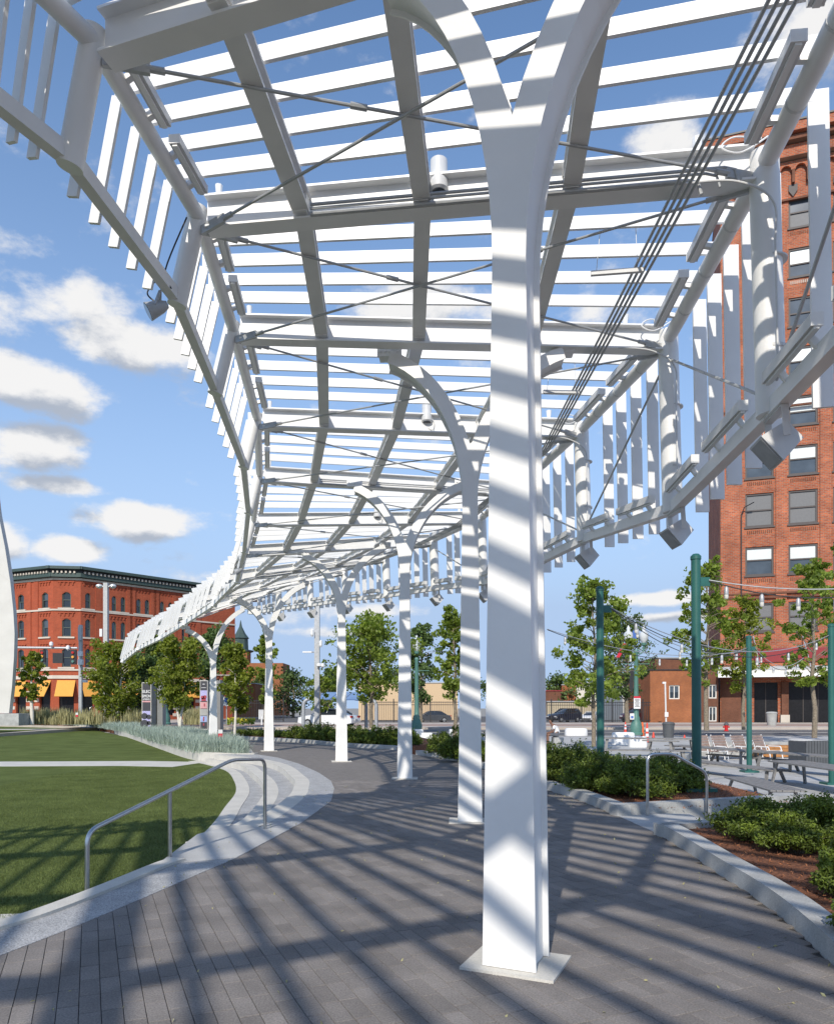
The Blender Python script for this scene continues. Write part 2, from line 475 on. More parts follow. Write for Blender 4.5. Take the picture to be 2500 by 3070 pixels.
plaza_poly = lawn_edge + step_out + [(-6.9, 25.7), (-5.75, 25.2), (-6.7, 29.5), (-9.8, 36), (-11.0, 38.1)] + kerb_far[:-1][::-1] + [(-.45, 26.2)] + kerb_mid[::-1] + [(3.6, 11.0), (4.0, 10.9), (4.0, 9.6), (3.6, 9.45)] + kerb_near + [(-14, -10)]
def inside(p, poly):
    x, y = p; c = False; j = len(poly) - 1
    for i in range(len(poly)):
        xi, yi = poly[i]; xj, yj = poly[j]
        if (yi > y) != (yj > y) and x < (xj - xi) * (y - yi) / (yj - yi) + xi:
            c = not c
        j = i
    return c
mb = MB(); mb.prism(plaza_poly, -.6, -.012)
plaza = struct('plaza', mb, joint)
PY1 = 16.0
far_pl = [p for p in plaza_poly]
# beyond the reach of single pavers: the same paving as one sheet with its courses in the material
def clip_y(poly, y0):
    out = []
    for i in range(len(poly)):
        a = poly[i]; b = poly[(i + 1) % len(poly)]
        ia, ib = a[1] >= y0, b[1] >= y0
        if ia:
            out.append(a)
        if ia != ib:
            t = (y0 - a[1]) / (b[1] - a[1]); out.append((a[0] + t * (b[0] - a[0]), y0))
    return out
pavfar = bpy.data.materials.new('paver_far'); pavfar.use_nodes = True
t = pavfar.node_tree; b = t.nodes['Principled BSDF']; b.inputs['Roughness'].default_value = .88; b.inputs['Specular IOR Level'].default_value = .3
tc = t.nodes.new('ShaderNodeTexCoord'); mp = t.nodes.new('ShaderNodeMapping'); mp.inputs['Rotation'].default_value = (0, 0, math.radians(-114)); t.links.new(tc.outputs['Object'], mp.inputs[0])
br = t.nodes.new('ShaderNodeTexBrick'); t.links.new(mp.outputs[0], br.inputs['Vector'])
br.inputs['Color1'].default_value = (.205, .188, .175, 1); br.inputs['Color2'].default_value = (.180, .165, .153, 1); br.inputs['Mortar'].default_value = (.10, .092, .085, 1)
br.inputs['Scale'].default_value = 1; br.inputs['Mortar Size'].default_value = .004; br.inputs['Brick Width'].default_value = .255; br.inputs['Row Height'].default_value = .108
t.links.new(br.outputs[0], b.inputs['Base Color'])
mb = MB(); mb.prism(clip_y(plaza_poly, PY1), -.010, 0.0)
o = mb.build('far_paving', pavfar, plaza)
# pavers: running bond, long side turned 24 degrees from the view axis
random.seed(5)
ang = math.radians(-24); U = Vector((math.sin(ang), math.cos(ang))); V_ = Vector((U.y, -U.x))
PLN, PWD, GAP = .255, .108, .0034
pm = MB(); hx, hy = (PWD - GAP) / 2, (PLN - .0065) / 2; c = .002
pm.add([(-hx, -hy, -.012), (hx, -hy, -.012), (hx, hy, -.012), (-hx, hy, -.012), (-hx, -hy, -c), (hx, -hy, -c), (hx, hy, -c), (-hx, hy, -c),
        (-hx + c, -hy + c, 0), (hx - c, -hy + c, 0), (hx - c, hy - c, 0), (-hx + c, hy - c, 0)],
       [(0, 1, 5, 4), (1, 2, 6, 5), (2, 3, 7, 6), (3, 0, 4, 7), (4, 5, 9, 8), (5, 6, 10, 9), (6, 7, 11, 10), (7, 4, 8, 11), (8, 9, 10, 11)])
cells = []
for i in range(-140, 190):
    off = random.choice((0, 0, .5, .5, .25)) * PLN
    for j in range(-30, 95):
        p = U * (j * PLN + off) + V_ * (i * PWD)
        if -4 < p.x < 3.4 and -1.5 < p.y < PY1 + .1 and inside((p.x, p.y), plaza_poly):
            cells.append((p.x, p.y))
def inframe(p):
    s = F / max(p[1], .1); return p[1] > 3.55 and -20 < 1250 + p[0] * s < 2520
cells.sort(key=lambda p: (not inframe(p), p[1]))
proto = None
for (x, y) in cells[:290]:
    if proto is None:
        proto = pm.build('paver', pav, plaza, local=True); o = proto
    else:
        o = proto.copy(); COL.objects.link(o)
    o.location = (x, y, random.uniform(-.0011, .0008)); o.rotation_euler = (random.uniform(-.003, .003), random.uniform(-.003, .003), -ang + random.uniform(-.004, .004))
base = np.array(pm.v); faces = [f for f in pm.f]
rest = cells[290:]
Vs = []; Fs = []; R = []
for k, (x, y) in enumerate(rest):
    a = -ang + random.uniform(-.004, .004); ca, sa = math.cos(a), math.sin(a)
    vv = np.stack([base[:, 0] * ca - base[:, 1] * sa + x, base[:, 0] * sa + base[:, 1] * ca + y, base[:, 2] + random.uniform(-.0011, .0008)], 1)
    Vs.append(vv); Fs.append(np.array(faces) + 12 * k); R += [random.random()] * 9
raw_mesh('pavers', np.concatenate(Vs), np.concatenate(Fs), pav, None, rnd=R, kind='stuff').parent = plaza

def band(path, w, z0, z1, side=1):
    """kerb along a polyline of xy points; w>0 to the left of travel"""
    P = [Vector(p) for p in path]; out = []
    for i, p in enumerate(P):
        t = (P[min(i + 1, len(P) - 1)] - P[max(i - 1, 0)]).normalized(); n = Vector((-t.y, t.x)) * side
        out.append(p + n * w)
    m = MB()
    for i in range(len(P) - 1):
        q = [P[i], P[i + 1], out[i + 1], out[i]]
        m.hexa([(v.x, v.y, z0) for v in q] + [(v.x, v.y, z1) for v in q])
    return m
def smooth_path(path, n=4):
    out = []
    P = [Vector(p) for p in path]
    for i in range(len(P) - 1):
        p0, p1, p2, p3 = P[max(i - 1, 0)], P[i], P[i + 1], P[min(i + 2, len(P) - 1)]
        for k in range(n):
            t = k / n
            out.append(.5 * ((2 * p1) + (p2 - p0) * t + (2 * p0 - 5 * p1 + 4 * p2 - p3) * t * t + (3 * p1 - p0 - 3 * p2 + p3) * t ** 3))
    out.append(P[-1])
    return [tuple(v) for v in out]
def stones(name, parent, path, w, z0, z1, m, step, side=1, gap=.004):
    """a kerb laid in separate stones, each its own object"""
    P = smooth_path(path, 5); acc = 0; seg = [P[0]]
    for i in range(1, len(P)):
        acc += (Vector(P[i]) - Vector(P[i - 1])).length; seg.append(P[i])
        if acc >= step or i == len(P) - 1:
            a = Vector(seg[0]); b2 = Vector(seg[1]); seg2 = [tuple(a + (b2 - a).normalized() * gap)] + seg[1:]
            band(seg2, w, z0, z1, side).build(name, m, parent)
            seg = [P[i]]; acc = 0
# lawn bowl
lawn_in = [(-14, -3), (-7.2, .5), (-4.75, 2.65), (-3.75, 4.1), (-3.12, 5.3), (-2.93, 5.8), (-2.77, 6.55), (-2.70, 8.0), (-2.82, 9.7)]
ring3 = [(-2.78, 9.2), (-2.87, 10.7), (-3.07, 12.3), (-3.35, 14.0), (-3.76, 16.5), (-4.48, 19.2), (-5.45, 22.1), (-6.8, 24.6), (-7.8, 26.0)]
far_lawn = [(-11.7, 33.4), (-18.5, 46.8), (-29, 64.7), (-44, 74), (-80, 74), (-80, -10)]
mb = MB(); mb.prism([(-14, -3)] + lawn_in[1:] + ring3[1:] + far_lawn, -.8, -.305)
struct('lawn', mb, turf)
rg = np.random.default_rng(9)
gx = -2.6 - rg.random(260000) ** 1.2 * 7.5; gy = 4.2 + rg.random(260000) ** 1.5 * 19
lp = [(-14, -3)] + lawn_in[1:] + ring3[1:] + [(-20, 26), (-20, -3)]
keep = np.array([inside((x + (.34 if y > 8.8 else .03), y), lp) and not (y < 5.9 and x < -3.0 - (y - 5.2) * .9 and y < 5.75) for x, y in zip(gx, gy)]); gx = gx[keep]; gy = gy[keep]; n_ = len(gx)
an = rg.uniform(0, 6.283, n_); hh = rg.uniform(.014, .034, n_); ww = .0035
base_ = np.stack([gx, gy, np.full(n_, -.306)], 1); sd = np.stack([np.cos(an) * ww, np.sin(an) * ww, np.zeros(n_)], 1)
tp_ = base_ + np.stack([rg.normal(size=n_) * .012, rg.normal(size=n_) * .012, hh], 1)
Vt = np.stack([base_ - sd, base_ + sd, tp_], 1).reshape(-1, 3)
turfb = mat('turf_blade', (.108, .145, .034), rough=.8, var=.25, scale=2, rnd=.35, trans=.2, col2=(.16, .20, .056))
o = raw_mesh('turf_blades', Vt, np.arange(3 * n_).reshape(-1, 3), turfb, None, rnd=rg.random(n_), k=3, kind='stuff')
o['label'] = 'short green turf blades on the nearer part of the lawn'; o['category'] = 'grass'
walk_c = [(-7.3, 25.4), (-9.5, 25.9), (-14.7, 25.6), (-22, 25.2), (-40, 25)]
o = band(walk_c, 2.1, -.5, -.30).build('path', cope, None, kind='structure')
o = band([(-26, 66), (-34, 64), (-60, 62)], 2.5, -.5, -.30).build('path', cope, None, kind='structure')
steps = thing('curved_steps', 'curved granite steps with pale limestone edges dropping to the lawn', 'steps', (-2.5, 14, 0))
ring1 = [(-2.45, 8.6)] + [(p[0], p[1]) for p in step_out[1:]]
ring2 = [(-2.5, 10.0), (-2.42, 11.0), (-2.47, 12.2), (-2.81, 14.9), (-3.38, 17.4), (-4.15, 19.8), (-5.1, 22.4), (-6.9, 25.0)]
MB().prism(lawn_in[-3:] + ring3[1:] + [(-7.5, 25.6)] + [p for p in ring1[::-1]], -.7, -.45).build('base', conc, steps)
def poly_between(a, b2, z0, z1, m, name):
    mm = MB(); mm.prism(smooth_path(a, 4) + smooth_path(b2, 4)[::-1], z0, z1); return mm.build(name, m, steps)
poly_between([(-2.5, 9.0)] + ring2[1:-1] + [(-6.6, 24.6)], ring1[:-1] + [(-6.3, 24.5)], -.45, -.15, gran, 'tread')
poly_between(ring3[:-1] + [(-7.0, 25.2)], [(-2.6, 9.5)] + ring2[1:-1] + [(-6.7, 24.8)], -.45, -.305, gran, 'tread')
for nm, ring, z1 in (('edging', ring1, .004), ('edging', ring2, -.146), ('edging', ring3, -.296)):
    stones('coping_stone', steps, ring, .30 if ring is not ring1 else .30, -.45, z1, cope, 1.6)
# sett band outside the steps and along the lawn kerb
sb = MB(); sb.prism([(-1.68, 9.6), (-1.6, 10.1), (-1.46, 12.5), (-1.62, 14.4), (-1.86, 15.9), (-2.42, 18), (-3.36, 20.8), (-4.38, 23.2), (-5.4, 24.8), (-6.4, 25.5)] + [(p[0], p[1]) for p in smooth_path(step_out, 4)[::-1]][:-3] + [(-2.0, 9.4)], -.3, .0035)
struct('sett_band', sb, gran)
sb = MB(); sb.prism([(-2.42, 7.6), (-1.91, 7.8), (-2.12, 6.9), (-2.3, 6.1), (-2.5, 5.3), (-2.75, 4.5), (-3.3, 3.5), (-4.4, 2.0), (-6.8, -.3), (-13.5, -4)] + lawn_edge[:-1], -.3, .0035)
struct('gravel_band', sb, gran)
sb = MB(); sb.prism([(-2.62, 7.3), (-2.42, 7.55), (-1.91, 7.8), (-1.66, 9.6), (-2.1, 9.75), (-2.5, 9.9), (-2.75, 9.2)], -.6, .008)
struct('landing', sb, conc)
kt = thing('lawn_kerb', 'long pale kerb curving along the sunken lawn below the handrail', 'kerb', (-3, 5, 0))
stones('kerb_stone', kt, [(-14, -3.2), (-7, .3), (-4.6, 2.5), (-3.6, 4.0), (-2.98, 5.24), (-2.79, 5.74), (-2.63, 6.5), (-2.49, 7.33), (-2.40, 7.62)], .17, -.5, .03, cope, 2.2)

pth = [W(96, 2738, -.3), W(0, 2741, -.3), W(-400, 2748, -.3), W(-400, 2900, -.3), W(0, 2850, -.3)]
mb = MB(); mb.prism([(p.x, p.y) for p in pth], -.6, -.299); struct('path', mb, cope)
# planters on the plaza's outer side
def bed(name, label, kerb, back, zt=.15, kw=.2, zm=.08):
    t_ = thing(name, label, 'planter', (kerb[0][0], kerb[0][1], 0))
    stones('kerb_stone', t_, kerb, kw, -.6, zt, conc2, 1.9, side=1)
    P = [Vector(p) for p in smooth_path(kerb, 3)]; inn = []
    for i, p in enumerate(P):
        t = (P[min(i + 1, len(P) - 1)] - P[max(i - 1, 0)]).normalized(); inn.append(tuple(p + Vector((-t.y, t.x)) * kw * .5))
    MB().prism(inn + back, -1.2, zm).build('mulch', mulch, t_)
    return t_
bed('planter', 'nearest mulch bed with a curving concrete kerb beside the paving', kerb_near[:10], [(3, -1.5), (8, -1), (13, 3), (14, 9), (9.5, 10.8), (4.6, 9.55)])
bed('planter', 'long mulch bed between the round-cornered steps and the picnic terrace', kerb_mid[::-1], [(4.6, 11.52), (6.0, 12.08), (6, 14), (5.7, 18), (5.2, 21.5), (2.2, 24.4), (.4, 26.0)])
bed('planter', 'farthest mulch bed on the bend in front of the street', kerb_far[::-1], [(-.1, 28.2), (1, 33), (0, 38), (-8, 42), (-13, 43)])
# stair down to the terrace
st = thing('terrace_steps', 'short flight of concrete steps going down to the picnic terrace', 'steps', (3.6, 10, 0))
MB().prism([(2.95, 10.78), (3.04, 9.22), (3.55, 9.42), (4.05, 9.6), (4.05, 10.95), (3.6, 11.0)], -.9, .006).build('landing', conc, st)
dx, dy = .94, .35
for k in range(6):
    a0 = 4.05 + .32 * k * dx; b0 = 9.6 + .32 * k * dy
    MB().prism([(a0, b0), (a0 + .32 * dx, b0 + .32 * dy), (a0 + .32 * dx, b0 + 1.35 + .32 * dy), (a0, b0 + 1.35)], -1.2, -.15 * (k + 1)).build('step', conc, st)
wl = thing('side_wall', 'low concrete wall running down beside the terrace steps under the green post', 'wall', (2.95, 10.8, 0))
MB().bar((2.9, 10.86, -.45), (6.2, 12.1, -.45), .2, 1.22).build('wall', conc2, wl)
wl = thing('side_wall', 'low concrete wall end between the steps and the nearest bushes', 'wall', (3, 9.1, 0))
MB().bar((3.0, 9.12, -.45), (6.4, 10.35, -.45), .2, 1.2).build('wall', conc2, wl)
# terrace and street level
mb = MB(); mb.prism([(4.6, 9.6), (6.1, 12), (6.1, 14), (6, 20), (8.5, 24), (11.5, 31), (14.5, 38), (60, 41), (60, 0), (14, 0), (10, 10.9)], -1.2, -.9)
struct('terrace', mb, conc)
mb = MB(); mb.prism([(.4, 26.1), (2.2, 24.5), (5.1, 21.6), (5.9, 18), (6, 20), (8.5, 24), (11.5, 31), (14.5, 38), (60, 41), (60, 49), (-24, 49), (-20, 46), (-8, 42), (0, 38), (1, 33), (-.1, 28.2), (-.8, 27.5)], -1.19, -.35)
struct('lower_plaza', mb, conc)
wl = thing('terrace_wall', 'low concrete retaining wall behind the picnic tables and loungers', 'wall', (10, 29, -.9))
for a, b2 in (((6, 20), (8.5, 24)), ((8.5, 24), (11.5, 31)), ((11.5, 31), (14.5, 38)), ((14.5, 38), (34, 39.3))):
    MB().bar((*a, -.55), (*b2, -.55), .25, .7).build('wall_panel', conc2, wl)
mb = MB(); mb.prism([(-26, 49), (150, 49), (150, 64), (-26, 64)], -1.19, -.36)
struct('road', mb, asph)
mb = MB(); mb.prism([(-26, 64), (150, 64), (150, 84), (-26, 84)], -1.19, -.16)
struct('sidewalk', mb, walk)
mb = MB(); mb.prism([(-26, 70), (150, 70), (150, 74), (-26, 74)], -1.1, -.152)
struct('brick_strip', mb, walkr)
mb = MB(); mb.prism([(-26, 84), (150, 84), (150, 150), (-26, 150)], -1.1, -.3)
struct('car_park', mb, asph)
mb = MB()
for x in range(-24, 140, 6):
    mb.box((x, 56.5, -.355), (3, .15, .006))
mb.box((62, 50.6, -.355), (174, .14, .006)); mb.box((62, 62.6, -.355), (174, .14, .006)); mb.box((62, 56.9, -.355), (174, .12, .006))
struct('road_marking', mb, paint)
mb = MB(); mb.prism([(-27, 45), (-26, 150), (-150, 150), (-150, 74), (-44, 74), (-29, 64.7)], -1.1, -.1)
struct('street_ground', mb, walk)

# ================================================================== PERGOLA
per = thing('pergola', 'long curving white steel pergola on Y-shaped columns with slats overhead', 'pergola', (.6, 4.6, 0))
P2 = lambda *a: Vector(a)
# name: left tube xy, right tube xy, z left, z right, z lower-left rail, z lower-right rail
nodes = [
    ((-9.2, 1.6), (-8.6, -8.5), 6.7, 6.7, 5.9, 5.6),  # rows above A: unseen rear roof, added and widened for the shadows it throws
    ((-6.6, 2.7), (-3.0, -8.2), 6.7, 6.7, 5.9, 5.6),
    ((-4.6, 3.8), (1.4, -5.8), 6.7, 6.7, 5.9, 5.6),
    ((-3.0, 4.6), (3.0, -.8), 6.7, 6.7, 5.9, 5.4),
    ((-2.47, 5.64), (2.98, 3.97), 6.7, 6.7, 5.88, 4.4),          # A
    ((-2.27, 7.64), (3.27, 6.93), 6.7, 6.7, 5.88, 4.4),
    ((-2.48, 9.9), (3.48, 10.2), 6.7, 6.7, 5.9, 4.36),
    ((-2.82, 12.97), (3.01, 13.5), 6.7, 6.7, 5.9, 4.7),
    ((-3.45, 16.1), (2.32, 17.4), 6.7, 6.75, 5.9, 4.8),
    ((-4.27, 19.2), (1.74, 20.0), 6.5, 6.75, 5.7, 5.0),
    ((-4.95, 21.2), (.5, 22.8), 6.1, 6.8, 5.25, 5.3),
    ((-6.2, 23.3), (-1.1, 25.6), 5.7, 6.85, 4.85, 5.5),
    ((-7.7, 25.1), (-2.8, 28.3), 5.3, 6.9, 4.45, 5.75),
    ((-9.3, 27.3), (-4.5, 30.8), 4.95, 6.95, 4.15, 5.9),
    ((-10.75, 29.0), (-6.2, 32.8), 4.65, 7.0, 3.9, 6.0),
    ((-11.9, 30.3), (-7.9, 34.6), 4.35, 7.0, 3.5, 6.05)]
IA = 4
def nd(i):
    n = nodes[i]; l = Vector(n[0]); r = Vector(n[1]); u = (r - l).normalized()
    TL = Vector((l.x, l.y, n[2])); TR = Vector((r.x, r.y, n[3]))
    BL = Vector((l.x - u.x * .24, l.y - u.y * .24, n[4])); BR = Vector((r.x + u.x * .07, r.y + u.y * .07, n[5]))
    return TL, TR, BL, BR, u
def lerp(a, b2, t): return a + (b2 - a) * t
PF = (.2, .42, .68)
for i in range(len(nodes)):
    TL, TR, BL, BR, u = nd(i); u3 = (TR - TL).normalized()
    MB().ibar(TL + u3 * .1, TR - u3 * .1, .20, .34, .022).build('beam', white, per)
    MB().tube([TL + Vector((0, 0, .1)), lerp(TL, BL, 1.0) - Vector((0, 0, .08))], .098, 20).build('strut', white, per, smooth=True)
    MB().tube([TR + Vector((0, 0, .12)), BR - Vector((0, 0, .05))], .135, 20).build('strut', white, per, smooth=True)
    if i >= IA:   # connection plates, bolts
        for f in PF:
            p = lerp(TL, TR, f)
            MB().box(p + Vector((0, 0, -.02)), (.14, .26, .2), math.atan2(u.y, u.x)).build('gusset', white, per)
        MB().tube([TL + u3 * .22 + Vector((0, 0, .17)), TL + u3 * .22 + Vector((0, 0, .31))], [.025, .04], 8).build('stub', white, per)
        MB().tube([TR - u3 * .6 + Vector((0, 0, .17)), TR - u3 * .6 + Vector((0, 0, .33))], [.03, .05], 8).build('stub', white, per)
        if i < 13:
            for k, (dz, r) in enumerate(((-.06, .016), (-.10, .013), (-.155, .02))):
                a = lerp(TL, TR, .22) ; b2 = lerp(TL, TR, .93 - .03 * k)
                nrm = Vector((u.y, -u.x, 0)) * .125
                if i in (5, 8, 11):
                    MB().tube([a + nrm + Vector((0, 0, dz)), b2 + nrm + Vector((0, 0, dz)), b2 + u3 * .1 + nrm + Vector((0, 0, dz - .03)), b2 + u3 * .13 + nrm + Vector((0, 0, dz - .14))], r, 8).build('conduit', rodm, per, smooth=True)
rail_mid = {}
for i in range(len(nodes) - 1):
    a = nd(i); b2 = nd(i + 1)
    MB().tube([a[0], b2[0]], .075, 14).build('edge_tube', white2, per, smooth=True)
    MB().tube([a[1], b2[1]], .088, 16).build('edge_tube', white2, per, smooth=True)
    MB().bar(a[2], b2[2], .10, .13).build('lower_rail', white2, per)
    MB().bar(a[3], b2[3], .13, .15).build('lower_rail', white2, per)
    for f in PF:
        MB().ibar(lerp(a[0], a[1], f), lerp(b2[0], b2[1], f), .17, .2, .03).build('purlin', white2, per)
    # roof slats: upright blades across the bay, with their hanging ends on both sides
    for k, f in enumerate((.13, .30, .47, .64, .81) if i >= IA - 1 else (.1, .22, .34, .46, .58, .70, .82, .94)):
        L0 = lerp(a[0], b2[0], f); R0 = lerp(a[1], b2[1], f); LB = lerp(a[2], b2[2], f); RB = lerp(a[3], b2[3], f)
        u3 = (R0 - L0).normalized(); up = Vector((0, 0, .19))
        tn = (Vector((-u3.y, u3.x, 0))).normalized()
        la = L0 - u3 * .17 + up; ra = R0 + u3 * .22 + up
        MB().bar(la, ra, .035, .14).build('roof_slat', white, per)
        lb = LB - u3 * .12; lt = L0 - u3 * .15 + Vector((0, 0, .12)); dn = (lb - lt).normalized()
        MB().bar(lt - (u3 * .05 if i > 7 else u3 * 0), lb + dn * (.11 if i < 8 else -.06) - (u3 * .10 if i > 7 else u3 * 0), .10, .03, up=tn).build('side_slat', white, per)
        rt = R0 + u3 * .24 + Vector((0, 0, .22)); rb = RB + u3 * .21; dn = (rb - rt).normalized()
        MB().bar(rt, rb + dn * .22, .17, .03, up=tn).build('apron_slat', white, per)
    if i >= IA:
        # crossed rods with turnbuckles and end plates
        for p, q, z in ((a[0], b2[1], -.20), (a[1], b2[0], -.24)):
            p_ = p + Vector((0, 0, z + .08)); q_ = q + Vector((0, 0, z + .08)); d = (q_ - p_).normalized()
            p1, q1 = p_ + d * .28, q_ - d * .28
            r_ = .014
            MB().tube([p1, q1], r_, 8).build('tie_rod', rodm, per, smooth=True)
            MB().bar(p_ + d * .05, p1 + d * .12, .035, .09).build('rod_end', rodm, per)
            MB().bar(q1 - d * .12, q_ - d * .05, .035, .09).build('rod_end', rodm, per)
            for s_ in (p1 + d * .16, q1 - d * .16, lerp(p1, q1, .33)):
                MB().tube([s_ - d * .07, s_ + d * .07], .026, 8).build('turnbuckle', rodm, per, smooth=True)
        # rods in the deep apron
        if i % 2 == 1:
            p, q = a[3] + Vector((0, 0, .1)), b2[1] - Vector((0, 0, .25))
        else:
            p, q = a[1] - Vector((0, 0, .25)), b2[3] + Vector((0, 0, .15))
        if i < 10:
            MB().tube([p, q], .017, 8).build('tie_rod', rodm, per, smooth=True)
        # strip lights
        ux = Vector((a[4].x, a[4].y, 0))
        for (p, q, off, w, h, fr) in ((a[0], b2[0], ux * .17 + Vector((0, 0, .06)), .10, .075, ((.12, .44), (.54, .86))),
                                      (a[1], b2[1], -ux * .22 + Vector((0, 0, .05)), .12, .09, ((.10, .44), (.54, .88))),
                                      (a[3], b2[3], -ux * .14 + Vector((0, 0, .19)), .09, .10, ((.10, .44), (.56, .90)))):
            for f0, f1 in fr:
                if (q - p).length < 1.2:
                    continue
                s0, s1 = lerp(p, q, f0), lerp(p, q, f1)
                lt_ = MB().bar(s0 + off, s1 + off, w, h).build('strip_light', greyw, per)
                d = (s1 - s0).normalized(); m_ = MB()
                for g in (.2, .8):
                    c0 = lerp(s0, s1, g); m_.bar(c0 - off * .1, c0 + off * .8, .05, .05)
                m_.bar(s0 + off - d * .012, s0 + off, w + .006, h + .006); m_.bar(s1 + off, s1 + off + d * .012, w + .006, h + .006)
                m_.bar(s0 + off - Vector((0, 0, h / 2 + .012)), s1 + off - Vector((0, 0, h / 2 + .012)), w * .45, .02)
                m_.build('bracket', white, lt_)
        # clamp bands round the right-hand tube
        for f in (.25, .5, .75):
            c0 = lerp(a[1], b2[1], f); d = (b2[1] - a[1]).normalized(); MB().tube([c0 - d * .012, c0 + d * .012], .092, 14).build('clamp_band', greyw, per)
# four parallel conduits running inside the outer edge
for k in range(4):
    x0 = 2.41 + .063 * k
    pts = [Vector((x0 + .0, 1.2, 6.45)), Vector((x0, 5.1, 6.45)), Vector((x0 - .01 - .01 * k, 9.0, 6.45)), Vector((x0 - .03 - .02 * k, 14.0, 6.5)), Vector((x0 - .75 - .02 * k, 17.2, 6.5)), Vector((x0 - 1.4, 19.8, 6.5)), Vector((x0 - 2.6, 22.4, 6.5)), Vector((x0 - 4.1, 25.0, 6.5))]
    MB().tube(pts, .016, 8).build('conduit', rodm, per, smooth=True)
# cable loops at the strut heads
def curve_pts(P, n=10):
    return [Vector(p) for p in _cm([Vector(p) for p in P], n)]
def _cm(P, n):
    out = []
    for i in range(len(P) - 1):
        p0, p1, p2, p3 = P[max(i - 1, 0)], P[i], P[i + 1], P[min(i + 2, len(P) - 1)]
        for k in range(n):
            t = k / n
            out.append(.5 * ((2 * p1) + (p2 - p0) * t + (2 * p0 - 5 * p1 + 4 * p2 - p3) * t * t + (3 * p1 - p0 - 3 * p2 + p3) * t ** 3))
    out.append(P[-1]); return out
for i in (5, 6, 7, 8):
    TL, TR, BL, BR, u = nd(i); ux = Vector((u.x, u.y, 0)); fy = Vector((u.y, -u.x, 0))
    MB().tube(curve_pts([TR - ux * .75 + fy * .16 + Vector((0, 0, -.2)), TR - ux * .3 + fy * .2 + Vector((0, 0, -.25)), TR + ux * .02 + fy * .19 + Vector((0, 0, -.45)), TR + ux * .05 + fy * .17 + Vector((0, 0, -.9)), BR + fy * .17 + Vector((0, 0, .3))]), .011, 8).build('cable', greyw, per, smooth=True)
    MB().tube(curve_pts([TR - ux * .05 + fy * .1 + Vector((0, 0, .2)), TR - ux * .3 + fy * .12 + Vector((0, 0, .22)), TR - ux * .42 + fy * .14 + Vector((0, 0, .12)), TR - ux * .25 + fy * .15 + Vector((0, 0, .05)), TR + fy * .12 + Vector((0, 0, .2))]), .008, 6).build('cable', white, per, smooth=True)
    MB().tube([BR + Vector((0, 0, .55)), BR + Vector((0, 0, .58))], .14, 20).build('clamp_band', greyw, per); MB().tube([BR + Vector((0, 0, 1.4)), BR + Vector((0, 0, 1.415))], .14, 20).build('clamp_band', greyw, per)
# hanging bar seen under bays B and C
for i in (5, 6):
    TL, TR, BL, BR, u = nd(i); ux = Vector((u.x, u.y, 0)); q = lerp(nd(i)[1], nd(i + 1)[1], .3) - ux * 1.15
    m_ = MB(); m_.bar(q + Vector((0, 0, -.32)) - ux * .28, q + Vector((0, 0, -.32)) + ux * .28, .04, .045)
    m_.tube([q - ux * .22 + Vector((0, 0, -.3)), q - ux * .18 + Vector((0, 0, .15))], .004, 5); m_.tube([q + ux * .22 + Vector((0, 0, -.3)), q + ux * .2 + Vector((0, 0, .15))], .004, 5)
    m_.build('hanging_bar', greyw, per)

# ---- Y columns
def ycol(cx, cy, th, zb, slope, wl=1.12, wr=1.28, D_=.33, w0=.335, drop=2.0):
    """th: direction of the beam (radians, clockwise-positive turn of the right end towards the camera)"""
    ux = Vector((math.cos(th), -math.sin(th), 0)); fy = Vector((-math.sin(th), -math.cos(th), 0))     # fy faces the camera
    z0 = zb - drop
    def outline(inset):
        w1 = .105 - inset; wb = w0 / 2 - inset
        def arm(A_, side, sl):
            tm = math.radians(76); A = A_ / (1 - math.cos(tm)); out = []; inn = []
            top = zb + sl * A_ * side - z0
            B = top / math.sin(tm)
            for k in range(15):
                t = tm * k / 14; uu = A * (1 - math.cos(t)); zz = z0 + B * math.sin(t)
                T = Vector((A * math.sin(t), B * math.cos(t))).normalized(); n = Vector((T.y, -T.x)); w = .105 - .02 * k / 14 - inset
                out.append((side * (uu + n.x * w), zz + n.y * w)); inn.append((uu - n.x * w, zz - n.y * w))
            inn = [(side * p[0], p[1]) for p in inn if p[0] > .004]
            return out, inn
        oR, iR = arm(wr, 1, slope); oL, iL = arm(wl, -1, slope)
        zc = (iR[0][1] + iL[0][1]) / 2 - .02
        return [(-wb, .02), (wb, .02)] + oR + iR[::-1] + [(0, zc)] + iL + oL[::-1]
    col = bpy.data.objects.new('column', None); COL.objects.link(col); col.parent = per
    col.location = Vector((cx, cy, 0)) - per.location
    def plate(pl, y0, y1, name, m):
        P = [Vector((cx, cy, 0)) + ux * p[0] + Vector((0, 0, p[1])) + fy * y0 for p in pl]
        o = MB().slab(P, fy * (y1 - y0)).build(name, m, col); return o
    pl = outline(0); ins = outline(.035)
    plate(pl, D_ / 2 - .016, D_ / 2, 'flange_plate', white)
    plate(pl, -D_ / 2, -D_ / 2 + .016, 'flange_plate', white)
    plate(ins, -D_ / 2 + .016, D_ / 2 - .016, 'web', white)
    MB().box((cx, cy, .006), (.58, .48, .02), -th).build('base_plate', cope, col)
    for sgn, A_ in ((1, wr), (-1, wl)):
        m_ = MB()
        c0 = Vector((cx, cy, 0)) + ux * (sgn * A_ * 1.0) + Vector((0, 0, zb + slope * sgn * A_ + .05))
        m_.box(c0, (.30, .21, .012), -th)
        m_.box(c0 + fy * .1 + Vector((0, 0, .05)), (.34, .02, .13), -th)
        for b_ in range(5):
            q = c0 + fy * .11 + ux * (-.12 + .06 * b_) + Vector((0, 0, .05)); m_.tube([q, q + fy * .02], .017, 8)
        m_.build('cap_plate', white2, col)
    return col
def bz(i): return (nodes[i][2] + nodes[i][3]) / 2 - .26
